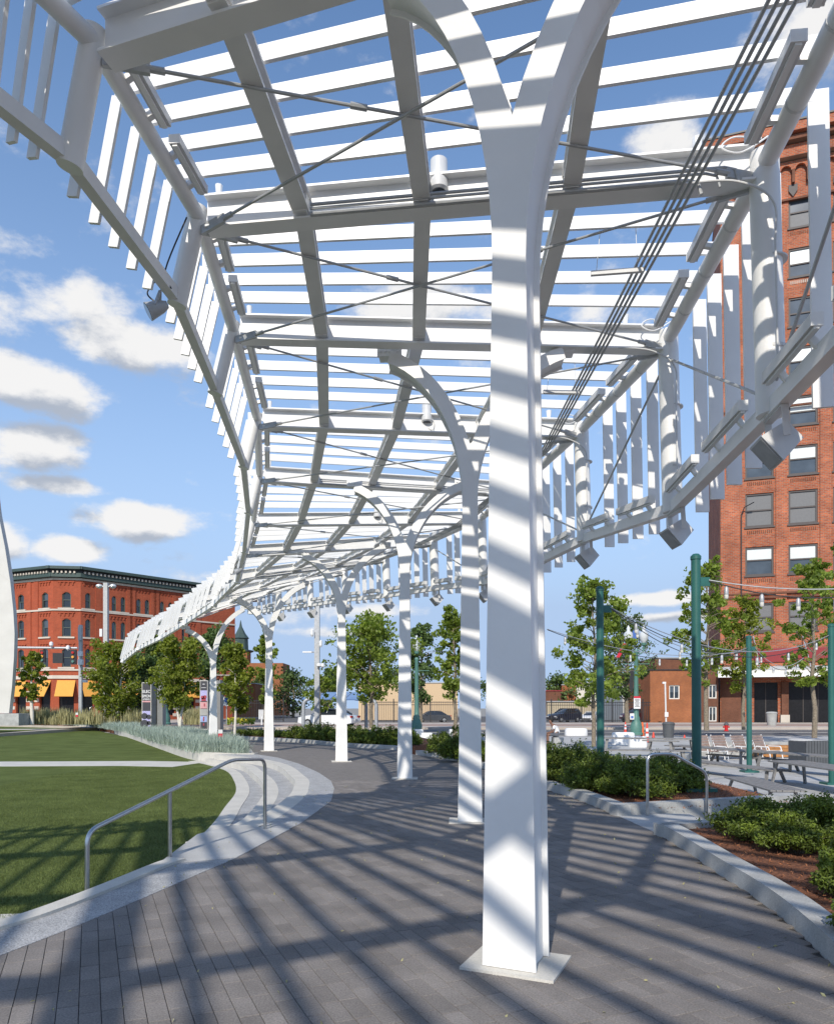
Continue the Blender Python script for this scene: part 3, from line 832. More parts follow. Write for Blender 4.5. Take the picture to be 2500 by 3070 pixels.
cols = [(.62, 4.58, math.radians(24), 6.5, 0, .92, 1.25, .33, .335, 2.2), (.74, 10.28, math.radians(3), 6.46, 0), (-.27, 16.45, math.radians(1), 6.5, .008), (-2.22, 21.6, math.radians(-9), 6.15, .13), (-5.4, 26.8, math.radians(-15), 5.75, .27), (-8.6, 31.0, math.radians(-22), 5.25, .40)]
for c_ in cols:
    ycol(*c_)
# ================================================================== FITTINGS ON THE PERGOLA
ORD = ['nearest', 'second nearest', 'third nearest', 'fourth nearest', 'fifth nearest', 'sixth nearest', 'seventh nearest', 'eighth nearest', 'ninth nearest', 'farthest']
for k, i in enumerate(range(5, 15)):
    TL, TR, BL, BR, u = nd(i)
    a2 = math.atan2(-u.y, -u.x)
    base = BR + Vector((0, 0, -.10)) + Vector((-u.y, u.x, 0)) * -.12
    t_ = thing('loudspeaker', ORD[k] + ' grey wedge loudspeaker hanging under the outer rail', 'loudspeaker', base, 0, 'loudspeakers under the rail')
    ux = Vector((u.x, u.y, 0)); tn = Vector((-u.y, u.x, 0))
    # wedge cabinet: its face looks down and inwards
    f_ = (-ux * .75 + Vector((0, 0, -.65))).normalized(); s_ = tn; q_ = s_.cross(f_).normalized()
    c0 = base + Vector((0, 0, -.26)) + ux * .02
    w1, w2, h1, h2, dp = .165, .12, .15, .11, .14
    P = [c0 + f_ * dp + s_ * sx * w1 + q_ * sy * h1 for sx, sy in ((-1, -1), (1, -1), (1, 1), (-1, 1))] + [c0 - f_ * dp + s_ * sx * w2 + q_ * sy * h2 for sx, sy in ((-1, -1), (1, -1), (1, 1), (-1, 1))]
    MB().hexa(P).build('cabinet', greyw, t_)
    P = [c0 + f_ * (dp + .004 + dd) + s_ * sx * (w1 - .02) + q_ * sy * (h1 - .02) for dd in (0, .006) for sx, sy in ((-1, -1), (1, -1), (1, 1), (-1, 1))]
    MB().hexa(P).build('grille', galv, t_)
    m_ = MB(); m_.bar(base + Vector((0, 0, .02)) - s_ * .22, base + Vector((0, 0, .02)) + s_ * .22, .07, .03)
    m_.bar(base - s_ * .22 + Vector((0, 0, .02)), c0 - s_ * .22, .06, .012, up=s_); m_.bar(base + s_ * .22 + Vector((0, 0, .02)), c0 + s_ * .22, .06, .012, up=s_)
    m_.build('bracket', greyw, t_)
# spun cylinder downlights at beams
for k, (i, f) in enumerate(((5, .435), (7, .5), (9, .52))):
    TL, TR, BL, BR, u = nd(i); p = lerp(TL, TR, f) + Vector((-u.y * -1, -u.x, 0)) * .0 + Vector((u.y, -u.x, 0)) * .02 + Vector((.08, 0, .15))
    t_ = thing('downlight', ('nearest', 'middle', 'farthest')[k] + ' white cylinder downlight clamped beside a roof purlin', 'light', p, 0, 'downlights on the beams')
    MB().lathe(p, [(.05, .20), (.085, .19), (.085, .04), (.095, .035), (.095, -.10), (.075, -.12)], 18).build('housing', greyw, t_, smooth=True)
    MB().lathe(p + Vector((0, 0, -.121)), [(.07, -.004), (.07, 0)], 16).build('lens', glassD, t_)
    MB().tube(curve_pts([p + Vector((.08, 0, -.05)), p + Vector((.13, 0, -.12)), p + Vector((.11, 0, -.25)), p + Vector((.02, .02, -.22))], 5), .008, 6).build('cable', greyw, t_)
# floodlights on the inner lower rail
for k, (i, f) in enumerate(((4, .86), (9, .35))):
    a = nd(i); b2 = nd(i + 1); p = lerp(a[2], b2[2], f) + Vector((-.05, 0, -.08))
    t_ = thing('floodlight', ('larger silver floodlight on the inner lower rail near the second strut', 'small distant floodlight on the inner lower rail where it bends away')[k], 'light', p, 0, 'floodlights on the inner rail')
    d = Vector((-.75, -.25, -.45)).normalized()
    c0 = p + Vector((-.03, 0, -.18))
    MB().tube([c0 - d * .11, c0 - d * .05, c0 + d * .03, c0 + d * .10], [.035, .06, .075, .09], 16).build('housing', galv, t_, smooth=True)
    MB().tube([c0 + d * .101, c0 + d * .104], .08, 16).build('lens', glassD, t_)
    m_ = MB(); m_.bar(p + Vector((0, 0, .0)), c0 + Vector((0, .07, 0)), .03, .015); m_.bar(p, c0 + Vector((0, -.07, 0)), .03, .015); m_.build('yoke', galv, t_)
    MB().tube(curve_pts([c0 + Vector((0, 0, .05)), c0 + Vector((-.1, 0, .16)), c0 + Vector((.05, 0, .32)), c0 + Vector((.14, 0, .2)), p + Vector((.05, 0, .2)), a[0] * .15 + b2[0] * .85 + Vector((0, 0, -.2))], 6), .008, 6).build('cable', dark, t_)

# ================================================================== HANDRAILS
def rail(label, pts, posts, r=.022, grp=None, rad=5):
    t_ = thing('handrail', label, 'handrail', posts[0][1], 0, grp)
    MB().tube(pts, r, 12).build('rail', steel, t_, smooth=True)
    for a, b2 in posts:
        MB().tube([a, b2], r, 12).build('post', steel, t_, smooth=True)
        MB().lathe(Vector(b2), [(.055, 0), (.055, .008), (.03, .012)], 14).build('foot', steel, t_)
def bend(P, r=.1, n=5):
    P = [Vector(p) for p in P]; out = [P[0]]
    for i in range(1, len(P) - 1):
        a = P[i] + (P[i - 1] - P[i]).normalized() * r; b2 = P[i] + (P[i + 1] - P[i]).normalized() * r
        for k in range(n + 1):
            t = k / n; out.append(a * (1 - t) ** 2 + P[i] * 2 * t * (1 - t) + b2 * t * t)
    out.append(P[-1]); return out
p3 = W(795, 2487, 0); top3 = D(795, 2276, p3.y); tb = D(697, 2278, 8.9); tl = D(262, 2494, 6.72); pl = Vector((tl.x, tl.y, -.3))
tm = lerp(tb, tl, .50)
rail('brushed steel handrail sloping down beside the lawn steps in the foreground', bend([p3, top3, tb, tl, pl], .13), [(Vector((tm.x, tm.y, tm.z)), Vector((tm.x, tm.y, -.3)))])
q1 = W(1940, 2445, .006); t1 = Vector((q1.x, q1.y, q1.z + .90)); q2x = Vector((q1.x + .42, q1.y + .16, t1.z)); q3 = Vector((q1.x + 1.02, q1.y + .38, t1.z - .3))
rail('brushed steel handrail beside the terrace steps under the green post', bend([q1, t1, q2x, q3, Vector((q3.x, q3.y, -.75))], .12), [(q3 - Vector((0, 0, .1)), Vector((q3.x, q3.y, -.75)))])
d0_ = 60
rail('thin distant handrail sloping behind the silver-blue grasses', bend([D(270, 2176, d0_), D(270, 2118, d0_), D(298, 2118, d0_ + .4), D(458, 2168, d0_ + 4)], .3), [(D(355, 2136, d0_ + 2), D(355, 2176, d0_ + 2))], r=.03)

# ================================================================== POSTS AND STRING LIGHTS
def post(px, z0, s, ztop, label, wd=.165, base=True):
    p = Vector(((px - 1250) / s, F / s, z0))
    t_ = thing('light_post', label, 'post', p, 0, 'green posts of the string lights')
    MB().tube([p, Vector((p.x - .02, p.y, ztop))], wd / 2, 18).build('pole', green, t_, smooth=True)
    MB().lathe((p.x - .02, p.y, ztop), [(wd / 2 + .012, -.05), (wd / 2 + .012, .01), (wd / 3, .05), (.01, .06)], 18).build('cap', green, t_, smooth=True)
    if base:
        MB().box((p.x, p.y, z0 + .03), (.55, .5, .07)).build('base_plate', green, t_)
    m_ = MB().bar((p.x, p.y, ztop - .45), (p.x + .24, p.y + .02, ztop - .45), .03, .16); m_.build('arm', green, t_)
    return Vector((p.x + .22, p.y, ztop - .42))
A1 = post(1800, .08, 134, 4.25, 'slender green post behind the long bushes, second tallest looking')
A2 = post(2088, .08, 165, 4.33, 'tallest looking green post on its own base plate beside the terrace steps')
A3 = post(2245, -.9, 78, 4.3, 'distant green post behind the wooden loungers', .2)
A4 = post(2492, -.9, 92.6, 4.25, 'green post beside the dark slatted box at the terrace edge', .2)
def cable(name, label, a, b2, sag, nb, drop=.22, seed=0, bulbs=True):
    a = Vector(a); b2 = Vector(b2)
    P = [lerp(a, b2, k / 24) - Vector((0, 0, 4 * sag * (k / 24) * (1 - k / 24))) for k in range(25)]
    t_ = thing('string_light', label, 'string lights', a, 0, 'string lights over the terrace')
    MB().tube(P, .011, 6).build('cable', galv, t_)
    P2_ = [p - Vector((0, 0, .02 + .13 * math.sin(math.pi * k / 24))) for k, p in enumerate(P)]
    MB().tube(P2_, .011, 6).build('cable', dark, t_)
    for k in range(nb):
        f = (k + .5) / nb; q = lerp(a, b2, f) - Vector((0, 0, 4 * sag * f * (1 - f) + .03 + .13 * math.sin(math.pi * f)))
        s_ = MB().lathe(q, [(.015, 0), (.036, -.03), (.040, -.14), (.038, -.15)], 10).build('lamp_holder', galv, t_, smooth=True)
        MB().lathe(q + Vector((0, 0, -.15)), [(.036, 0), (.036, -.06), (.025, -.075)], 10).build('bulb', bulbm, s_, smooth=True)
cable('s', 'string of bulbs from the tall green post off past the brick tower', A2, (8.6, 12.2, 3.75), .18, 6)
cable('s', 'string of bulbs from the slender green post to the post by the slatted box', A1, A4 + Vector((-.3, 0, .1)), .75, 6)
cable('s', 'string of bulbs from the slender green post to the distant green post', A1, A3 + Vector((-.3, 0, .0)), .55, 4)
cable('s', 'string of bulbs crossing behind both green posts from the pergola', D(1640, 1886, 22), A3 + Vector((-.3, 0, -.1)), .45, 7)
cable('s', 'string of bulbs from the distant green post over the loungers', A3, A4 + Vector((1.5, 5, -.3)), .5, 4)

# ================================================================== FOLIAGE
rng = np.random.default_rng(3)
def leaf_mesh(name, C, size, m, parent, asp=.6, up=.0, **props):
    """a quad leaf (bent along its middle) at every row of C"""
    n = len(C)
    d = rng.normal(size=(n, 3)); d[:, 2] += up; d /= np.linalg.norm(d, axis=1)[:, None]
    e = rng.normal(size=(n, 3)); e -= d * (e * d).sum(1)[:, None]; e /= np.linalg.norm(e, axis=1)[:, None]
    s = size * rng.uniform(.65, 1.3, n)[:, None]
    nrm = np.cross(d, e)
    v0 = C - d * s * .5; v2 = C + d * s * .5; v1 = C + e * s * asp * .5 + nrm * s * .12; v3 = C - e * s * asp * .5 + nrm * s * .12
    V = np.stack([v0, v1, v2, v3], 1).reshape(-1, 3)
    Fq = np.arange(4 * n).reshape(-1, 4)
    return raw_mesh(name, V, Fq, m, parent, rnd=rng.random(n), **props)
def tree(x, y, z0, h, cw, cb, leaf, ls, n, label, bk, tr=.10, ncl=70, loose=.5, group=None, top=1.0, lean=(0, 0), stems=1, nm='tree', squash=1.0):
    t_ = thing(nm, label, 'tree', (x, y, z0), 0, group)
    base = Vector((x, y, z0)); clusters = []
    r = random.Random(int(x * 97 + y * 31))
    for s_ in range(stems):
        sa = 2 * math.pi * s_ / max(stems, 1) + .6; sp = (0 if stems == 1 else .13 * h)
        tip = base + Vector((lean[0] + math.cos(sa) * sp, lean[1] + math.sin(sa) * sp * .4, h * .95))
        tp = [base + Vector((0, 0, 0))] + [lerp(base, tip, k / 6) + Vector((r.uniform(-1, 1), r.uniform(-1, 1), 0)) * .012 * h * (k > 0) for k in range(1, 7)]
        MB().tube(tp, [tr * (1 - .85 * k / 6) for k in range(7)], 10).build('trunk', bk, t_, smooth=True)
        m_ = MB(); nb = int(ncl / stems / 2.2)
        for b_ in range(nb):
            f = cb + (1 - cb) * (b_ + r.random()) / nb * .97; k6 = f * 6; k0 = min(5, int(k6)); p = lerp(tp[k0], tp[k0 + 1], k6 - k0)
            g = (f - cb) / (1 - cb)
            prof = (min(1, .35 + 2.2 * g) if g < .3 else 1.0) * (1 - g ** 1.7 * .82)
            a = r.random() * 2 * math.pi; ln = cw / 2 * prof * r.uniform(.45, 1.15) / (1.0 if stems == 1 else 1.2)
            q = p + Vector((math.cos(a) * ln, math.sin(a) * ln, ln * r.uniform(.15, .75)))
            mid = lerp(p, q, .5) + Vector((0, 0, ln * .08))
            rr = tr * .32 * (1 - f * .6)
            m_.tube([p, mid, q], [rr, rr * .6, rr * .2], 5)
            clusters.append((q, ln)); clusters.append((lerp(mid, q, .3) + Vector((r.uniform(-.1, .1) * cw, r.uniform(-.1, .1) * cw, r.uniform(-.03, .06) * h)), ln))
            if r.random() < .6:
                clusters.append((lerp(p, mid, .8) + Vector((r.uniform(-.08, .08) * cw, r.uniform(-.08, .08) * cw, 0)), ln))
        m_.build('limbs', bk, t_, kind='stuff')
        clusters.append((tip, .1 * cw)); clusters.append((tip - Vector((0, 0, .05 * h)), .1 * cw))
    cs = np.array([tuple(c[0]) for c in clusters]); ws = rng.uniform(.0, 1.0, len(cs)) ** 1.3 + .05; n = int(n * .85); ws /= ws.sum()
    idx = rng.choice(len(cs), n, p=ws)
    rad = cw * .075 * loose * 2 * rng.uniform(.5, 1.4, len(cs))
    dd = rng.normal(size=(n, 3)); dd /= np.linalg.norm(dd, axis=1)[:, None]; dd *= rng.uniform(.15, 1.05, n)[:, None] ** .6
    C = cs[idx] + dd * rad[idx][:, None] * np.array([1, 1, .8 * squash])
    C[:, 2] = np.maximum(C[:, 2], z0 + h * cb * .75)
    leaf_mesh('crown', C, ls, leaf, t_, asp=.75)
    return t_
def tree_px(px, ybase, d, ytop, wpx, cbf, *a, **k):
    s = F / d; z0 = EYE + (HY - ybase) / s; h = (ybase - ytop) / s
    return tree((px - 1250) / s, d, z0, h, wpx / s, cbf, *a, **k)
# street trees on the right
tree_px(1779, 2238, 32, 1725, 300, .22, leafA, .17, 7500, 'slim maple growing behind the slender green post with a pointed top', bark, tr=.10, ncl=110, loose=.52)
tree_px(1880, 2168, 60, 1845, 260, .2, leafB, .2, 6500, 'dark spreading tree behind the double globe street lamp', bark, tr=.2, ncl=110, loose=.6)
tree_px(2117, 2190, 43, 1668, 235, .28, leafA, .22, 5600, 'tall open maple directly behind the tallest looking green post', bark, tr=.15, ncl=110, loose=.5)
tree_px(2228, 2188, 44, 1790, 240, .30, leafC, .20, 4200, 'yellow-green young tree in front of the brick tower beside the distant green post', bark, tr=.12, ncl=90, loose=.5)
tree_px(2440, 2212, 36, 1660, 260, .27, leafA, .20, 5000, 'large-leaved maple in front of the pale awning of the brick tower', bark, tr=.13, ncl=90, loose=.42)
tree_px(2535, 2230, 40, 1540, 180, .3, leafA, .22, 3500, 'maple at the very edge of the view beside the brick tower', bark, tr=.13, ncl=60, loose=.45)
# street trees behind the columns
tree_px(1113, 2182, 42, 1845, 300, .25, leafA, .20, 9000, 'round leafy maple between the third and fourth far columns', bark, tr=.12, ncl=150, loose=.6)
tree_px(1262, 2165, 56, 1870, 190, .2, leafB, .22, 6000, 'dark locust behind the third column by the globe lamp', bark, tr=.16, ncl=100, loose=.6)
tree_px(1362, 2210, 38, 1812, 170, .3, leafA, .19, 5500, 'bright maple just beside the second column', bark, tr=.11, ncl=100, loose=.55)
tree_px(797, 2196, 44, 1888, 110, .30, leafA, .20, 3600, 'slender pale tree beside the fifth column', bark, tr=.10, ncl=80, loose=.5)
tree_px(960, 2186, 50, 2020, 130, .3, leafA, .2, 1800, 'small loose sapling behind the grey camera pole', bark, tr=.07, ncl=50, loose=.5)
# birches and maples on the left
tree_px(97, 2172, 56, 1950, 110, .32, leafC, .24, 2800, 'young yellow-green tree in front of the first orange awning', birch, tr=.16, ncl=80, loose=.55)
tree_px(345, 2176, 58, 1925, 200, .12, leafC, .24, 9000, 'dense birch clump behind the tall grey double lamp pole', birch, tr=.13, ncl=150, loose=.75, stems=2)
tree_px(425, 2180, 62, 1960, 170, .2, leafB, .24, 6000, 'dark green birch behind the first poster kiosk', bark, tr=.13, ncl=110, loose=.7)
tree_px(540, 2186, 44, 1905, 190, .22, leafC, .19, 9000, 'twin-stemmed white birch standing between the two poster kiosks', birch, tr=.085, ncl=150, loose=.7, stems=2)
tree_px(480, 2176, 70, 1890, 240, .25, leafB, .26, 8000, 'broad dark maple behind the twin-stemmed birch', bark, tr=.2, ncl=130, loose=.75)
tree_px(704, 2206, 38, 1925, 150, .24, leafC, .17, 6500, 'white-stemmed birch just beyond the last column', birch, tr=.075, ncl=120, loose=.7)
tree_px(640, 2180, 60, 1880, 190, .3, leafB, .24, 7000, 'dark broad tree rising behind the arms of the last column', bark, tr=.2, ncl=120, loose=.7)
# far trees on the skyline
for k, (px, yt, w, d, lb) in enumerate(((880, 2015, 170, 130, 'hazy round tree far behind the white car'), (990, 2000, 120, 120, 'far tree over the blue shelter roof'), (1500, 2010, 150, 130, 'far tree hidden behind the nearest columns'),
        (1670, 2030, 150, 120, 'far round tree over the dark red shed'), (1810, 2000, 200, 125, 'far wide tree over the white shop'), (1930, 2035, 140, 120, 'far low tree beside the grey workshop'), (2000, 2040, 100, 135, 'far tree peeping over the brown brick shop'), (1180, 2010, 200, 140, 'far tree behind the tan hall'), (780, 2040, 120, 140, 'far tree beside the brick church tower'))):
    tree_px(px, 2158, d, yt, w, .12, leafB, .45, 2600, lb, bark, tr=.3, ncl=90, loose=.85)

def bush(x, y, z0, w, h, n, ls, label, cat='bush', m=leafY, group=None, nm='yew_bush'):
    t_ = thing(nm, label, cat, (x, y, z0), 0, group)
    r = random.Random(int(x * 77 + y * 13)); m_ = MB(); cs = []
    for k in range(46):
        a = r.random() * 2 * math.pi; e = math.asin(r.uniform(.0, 1)) ; rr = r.uniform(.72, .95)
        q = Vector((x + math.cos(a) * math.cos(e) * w / 2 * rr, y + math.sin(a) * math.cos(e) * w / 2 * rr, z0 + .08 + math.sin(e) * h * rr * r.uniform(.75, 1.05)))
        m_.tube([(x + r.uniform(-.05, .05), y + r.uniform(-.05, .05), z0), lerp(Vector((x, y, z0)), q, .55) + Vector((0, 0, .03)), q], [.012, .008, .003], 4); cs.append(tuple(q))
        cs.append(tuple(lerp(Vector((x, y, z0 + .05)), q, .68)))
    m_.build('stems', bark, t_, kind='stuff')
    n = int(n * 2.3)
    cs = np.array(cs); idx = rng.integers(0, len(cs), n)
    # sprays: needles strung along short shoots that point up and out
    ns = n // 9; C = []
    si = rng.integers(0, len(cs), ns); o_ = cs[si] + rng.normal(size=(ns, 3)) * np.array([w, w, h]) * .06
    dirs = rng.normal(size=(ns, 3)) * .55 + (o_ - np.array([x, y, z0 - .1])) / max(w, .1) * 1.2 + np.array([0, 0, .45]); dirs /= np.linalg.norm(dirs, axis=1)[:, None]
    for k in range(9):
        C.append(o_ + dirs * (k / 9 * .11 * (w / .9)) + rng.normal(size=(ns, 3)) * ls * .35)
    C = np.concatenate(C); C = C[C[:, 2] > z0 + .02]
    leaf_mesh('foliage', C, ls, m, t_, asp=.42, up=.3)
    return t_
def bush_px(px, yb, z0, wpx, hpx, n, ls, label, **k):
    s = (HY - yb) / (z0 - EYE)
    return bush((px - 1250) / s, F / s, z0, wpx / s, hpx / s, n, ls, label, **k)
G1 = 'yew bushes in the planters'
for k, (px, yb, w, h, n, lb) in enumerate((
        (2290, 2515, 260, 92, 9000, 'large yew bush at the corner of the nearest bed by the low wall'),
        (2450, 2520, 260, 108, 9000, 'tall yew bush in the nearest bed in front of the picnic benches'),
        (2385, 2556, 200, 95, 7000, 'low dark yew bush in the middle of the nearest bed'),
        (2560, 2690, 200, 140, 7000, 'yew bush on the kerb side of the nearest bed over bare mulch'),
        (2620, 2620, 260, 150, 6000, 'yew bush at the back of the nearest bed beside the kerbside one'),
        (2610, 2830, 190, 150, 6000, 'yew bush closest to the camera inside the curved kerb'),
        (1660, 2345, 150, 105, 5000, 'yew bush just behind the foreground column at the bed edge'),
        (1735, 2318, 180, 72, 5500, 'yew bush at the back of the long bed near the slender green post'),
        (1800, 2372, 210, 105, 7500, 'rounded yew bush in the middle of the long bed'),
        (1905, 2388, 210, 100, 7500, 'widest yew bush of the long bed above the kerb'),
        (1985, 2345, 180, 66, 6000, 'yew bush of the long bed behind the handrail'),
        (2035, 2372, 150, 72, 5000, 'yew bush tucked behind the tall green post'),
        (1320, 2262, 95, 60, 3000, 'yew bush at the tip of the long bed beside the second column'),
        (1368, 2275, 110, 80, 3000, 'yew bush hidden partly by the second column'),
        (1440, 2290, 120, 80, 2500, 'yew bush behind the second column trunk'),
        (1560, 2320, 130, 90, 2500, 'yew bush behind the foreground column trunk'))):
    bush_px(px, yb, .08, w, h, n, (.042 if yb > 2400 else .055 if yb > 2300 else .07), lb, group=G1)
for k in range(11):
    px = 890 + k * 33 + (k % 3) * 6; yb = 2218 + min(k, 7) * 2.6
    if 990 < px < 1030:
        pass
    bush_px(px, yb, .05, 66 + 10 * (k % 3), 40 + 7 * ((k * 7) % 3), 1900, .085, ['dark yew bush in the far bed, %s' % s_ for s_ in ('at its low end by the grass', 'beside the grey pole base', 'just past the grey pole', 'in front of the white car bonnet', 'in front of the white car door', 'hidden by the fourth column', 'just past the fourth column', 'in front of the shelter post', 'in front of the iron fence', 'widest one of the row', 'last one before the third column')][k], group=G1)
for k, (px, yb) in enumerate(((730, 2208), (760, 2206), (790, 2209), (822, 2210), (855, 2212))):
    bush_px(px, yb, .05, 62, 15, 900, .08, 'low spreading juniper at the kerb behind the fifth column, %s' % ('first', 'second', 'third', 'fourth', 'last')[k], nm='juniper', cat='bush', group='low junipers behind the fifth column')
def blades(name, pts, nb, hgt, wid, spread, m, label, cat, lean=.5):
    n = len(pts) * nb; tz = np.repeat(rng.uniform(.6, 1.3, len(pts)), nb); P = np.repeat(np.array(pts), nb, 0) + np.concatenate([rng.normal(size=(n, 2)) * spread * .22, np.zeros((n, 1))], 1)
    a = rng.uniform(0, 2 * np.pi, n); l = rng.uniform(.1, 1, n) * lean; h = hgt * tz * rng.uniform(.6, 1.15, n)
    d = np.stack([np.cos(a) * l, np.sin(a) * l, np.ones(n)], 1); d /= np.linalg.norm(d, axis=1)[:, None]
    side = np.stack([-np.sin(a), np.cos(a), np.zeros(n)], 1) * wid * .5
    mid = P + d * (h * .6)[:, None]; tip = mid + (d * .7 + np.stack([np.cos(a), np.sin(a), np.zeros(n)], 1) * .35 * l[:, None]) * (h * .4)[:, None]
    V = np.stack([P - side, P + side, mid + side, mid - side, tip + side * .15, tip - side * .15], 1).reshape(-1, 3)
    b_ = np.arange(n)[:, None] * 6; Fq = np.concatenate([b_ + np.array([[0, 1, 2, 3]]), b_ + np.array([[3, 2, 4, 5]])], 0)
    o = raw_mesh(name, V, Fq, m, None, rnd=np.tile(rng.random(n), 2), kind='stuff'); tag(o, label, cat); return o
# fescue planter beside the lawn
fpoly = [(-5.5, 24.8), (-7.7, 25.9), (-11.7, 33.4), (-18.5, 46.8), (-29, 64.7), (-44, 74), (-44, 80), (-27, 66), (-17.5, 50), (-13.0, 43), (-10.0, 36), (-6.9, 29.5)]
fp = thing('planter', 'wedge-shaped stone planter of silver-blue grass beside the lawn', 'planter', (-7, 27, 0))
MB().prism([(-5.75, 25.15), (-7.6, 26.25), (-11.35, 33.6), (-18.1, 47.0), (-28.5, 64.9), (-43.5, 74.3)] + fpoly[6:11] + [(-7.0, 29.6)], -1.0, -.02).build('soil', mulch, fp)
stones('coping_stone', fp, [(-5.5, 24.8), (-7.7, 25.9), (-11.7, 33.4), (-18.5, 46.8), (-29, 64.7), (-44, 74)], .42, -.9, .03, cope, 2.5, side=-1)
stones('coping_stone', fp, [(-5.5, 24.8), (-6.9, 29.5), (-10, 36)], .25, -.9, .028, cope, 2.5, side=1)
pts = []
for k in range(26000):
    x = random.uniform(-44, -5.5); y = random.uniform(24.8, 78)
    if inside((x, y), fpoly) and random.random() < 1.0:
        pts.append((x, y, -.02))
pts = [p for p in pts if inside((p[0] + .25, p[1] - .1), fpoly)]
pts = pts[:2600]
fine = [p for p in pts if p[1] < 50]
more = []
while len(more) < 1500:
    x = random.uniform(-14, -5.5); y = random.uniform(24.8, 46)
    if inside((x, y), fpoly) and inside((x + .3, y), fpoly):
        more.append((x, y, -.02))
blades('fescue', pts + more, 34, .52, .016, .55, fesc, 'silver-blue fescue tufts filling the wedge-shaped planter', 'grass', .9)
gp = []
for k in range(420):
    px = random.choice((random.uniform(70, 260), random.uniform(90, 480), random.uniform(560, 640))); gp.append(tuple(D(px, 2172, random.uniform(57, 62))))
blades('feather_grass', gp, 26, 1.2, .035, .7, strawm, 'straw-coloured feather grass standing in front of the red building', 'grass', .28)
fl = []
for k in range(500):
    px = random.choice((random.uniform(566, 620), random.uniform(680, 765))); q = D(px, 2166, random.uniform(66, 68)); fl.append((q.x, q.y, q.z + random.uniform(0, .45)))
o = leaf_mesh('flowers', np.array(fl), .16, flow, None, kind='stuff'); tag(o, 'yellow flowers massed along the far kerb', 'flowers')
o = leaf_mesh('flower_leaves', np.array(fl) - np.array([0, 0, .15]), .28, leafA, None, kind='stuff'); tag(o, 'green leaves under the yellow flowers by the far kerb', 'plants')
# bark chips
ch = []
kp = [Vector(p) for p in kerb_near[:10]]
while len(ch) < 9000:
    x = random.uniform(1.5, 8); y = random.uniform(1.5, 10)
    if inside((x, y), kerb_near[:10] + [(3, -1.5), (8, -1), (13, 3), (14, 9), (9.5, 10.8), (4.6, 9.55)]) and inside((x - .22, y), kerb_near[:10] + [(3, -1.5), (8, -1), (13, 3), (14, 9), (9.5, 10.8), (4.6, 9.55)]):
        ch.append((x, y, .088))
while len(ch) < 14000:
    x = random.uniform(2, 6); y = random.uniform(11, 17)
    if inside((x - .3, y), kerb_mid + [(.4, 26), (2.2, 24.4), (5.2, 21.5), (5.7, 18), (6, 14), (6, 11.9), (4.6, 11.35)]):
        ch.append((x, y, .088))
o = leaf_mesh('bark_chips', np.array(ch) + rng.normal(size=(len(ch), 3)) * np.array([0, 0, .008]), .04, chip, None, asp=.35, kind='stuff'); tag(o, 'loose red-brown bark chips lying over the planter beds', 'mulch')

lf = []
while len(lf) < 260:
    x = random.uniform(-2.5, 3); y = random.uniform(3.6, 15)
    if inside((x, y), plaza_poly) and (random.random() < .35 or inside((x, y), plaza_poly) != inside((x + .5, y), plaza_poly) or inside((x - .4, y), plaza_poly) != True):
        lf.append((x, y, .009))
o = leaf_mesh('fallen_leaves', np.array(lf), .028, MATS['straw_blade'], None, asp=.5, kind='stuff'); tag(o, 'small dry leaves and bits scattered along the paving edges', 'litter')
# ================================================================== BUILDINGS
def facade(name, label, cat, O, u, z0=0.0):
    u = Vector(u).normalized()
    t_ = thing(name, label, cat, (O[0], O[1], z0), math.atan2(u.y, u.x))
    def at(px, py=None):
        k = (px - 1250) / F
        a = (k * O[1] - O[0]) / (u.x - k * u.y)
        if py is None:
            return a
        return a, EYE + (HY - py) * (O[1] + a * u.y) / F - z0
    return t_, at
def wall_holes(mb, x0, x1, z0, z1, holes, y=0.0, dep=.3):
    xs = sorted({x0, x1} | {v for h in holes for v in (h[0], h[1]) if x0 < v < x1}); zs = sorted({z0, z1} | {v for h in holes for v in (h[2], h[3]) if z0 < v < z1})
    for i in range(len(xs) - 1):
        for j in range(len(zs) - 1):
            cx, cz = (xs[i] + xs[i + 1]) / 2, (zs[j] + zs[j + 1]) / 2
            if any(h[0] < cx < h[1] and h[2] < cz < h[3] for h in holes):
                continue
            mb.add([(xs[i], y, zs[j]), (xs[i + 1], y, zs[j]), (xs[i + 1], y, zs[j + 1]), (xs[i], y, zs[j + 1])], [(0, 1, 2, 3)])
    for (a, b2, c, d) in holes:
        mb.add([(a, y, c), (b2, y, c), (b2, y + dep, c), (a, y + dep, c), (a, y, d), (b2, y, d), (b2, y + dep, d), (a, y + dep, d)], [(0, 1, 2, 3), (4, 7, 6, 5), (0, 3, 7, 4), (1, 5, 6, 2)])
    return mb
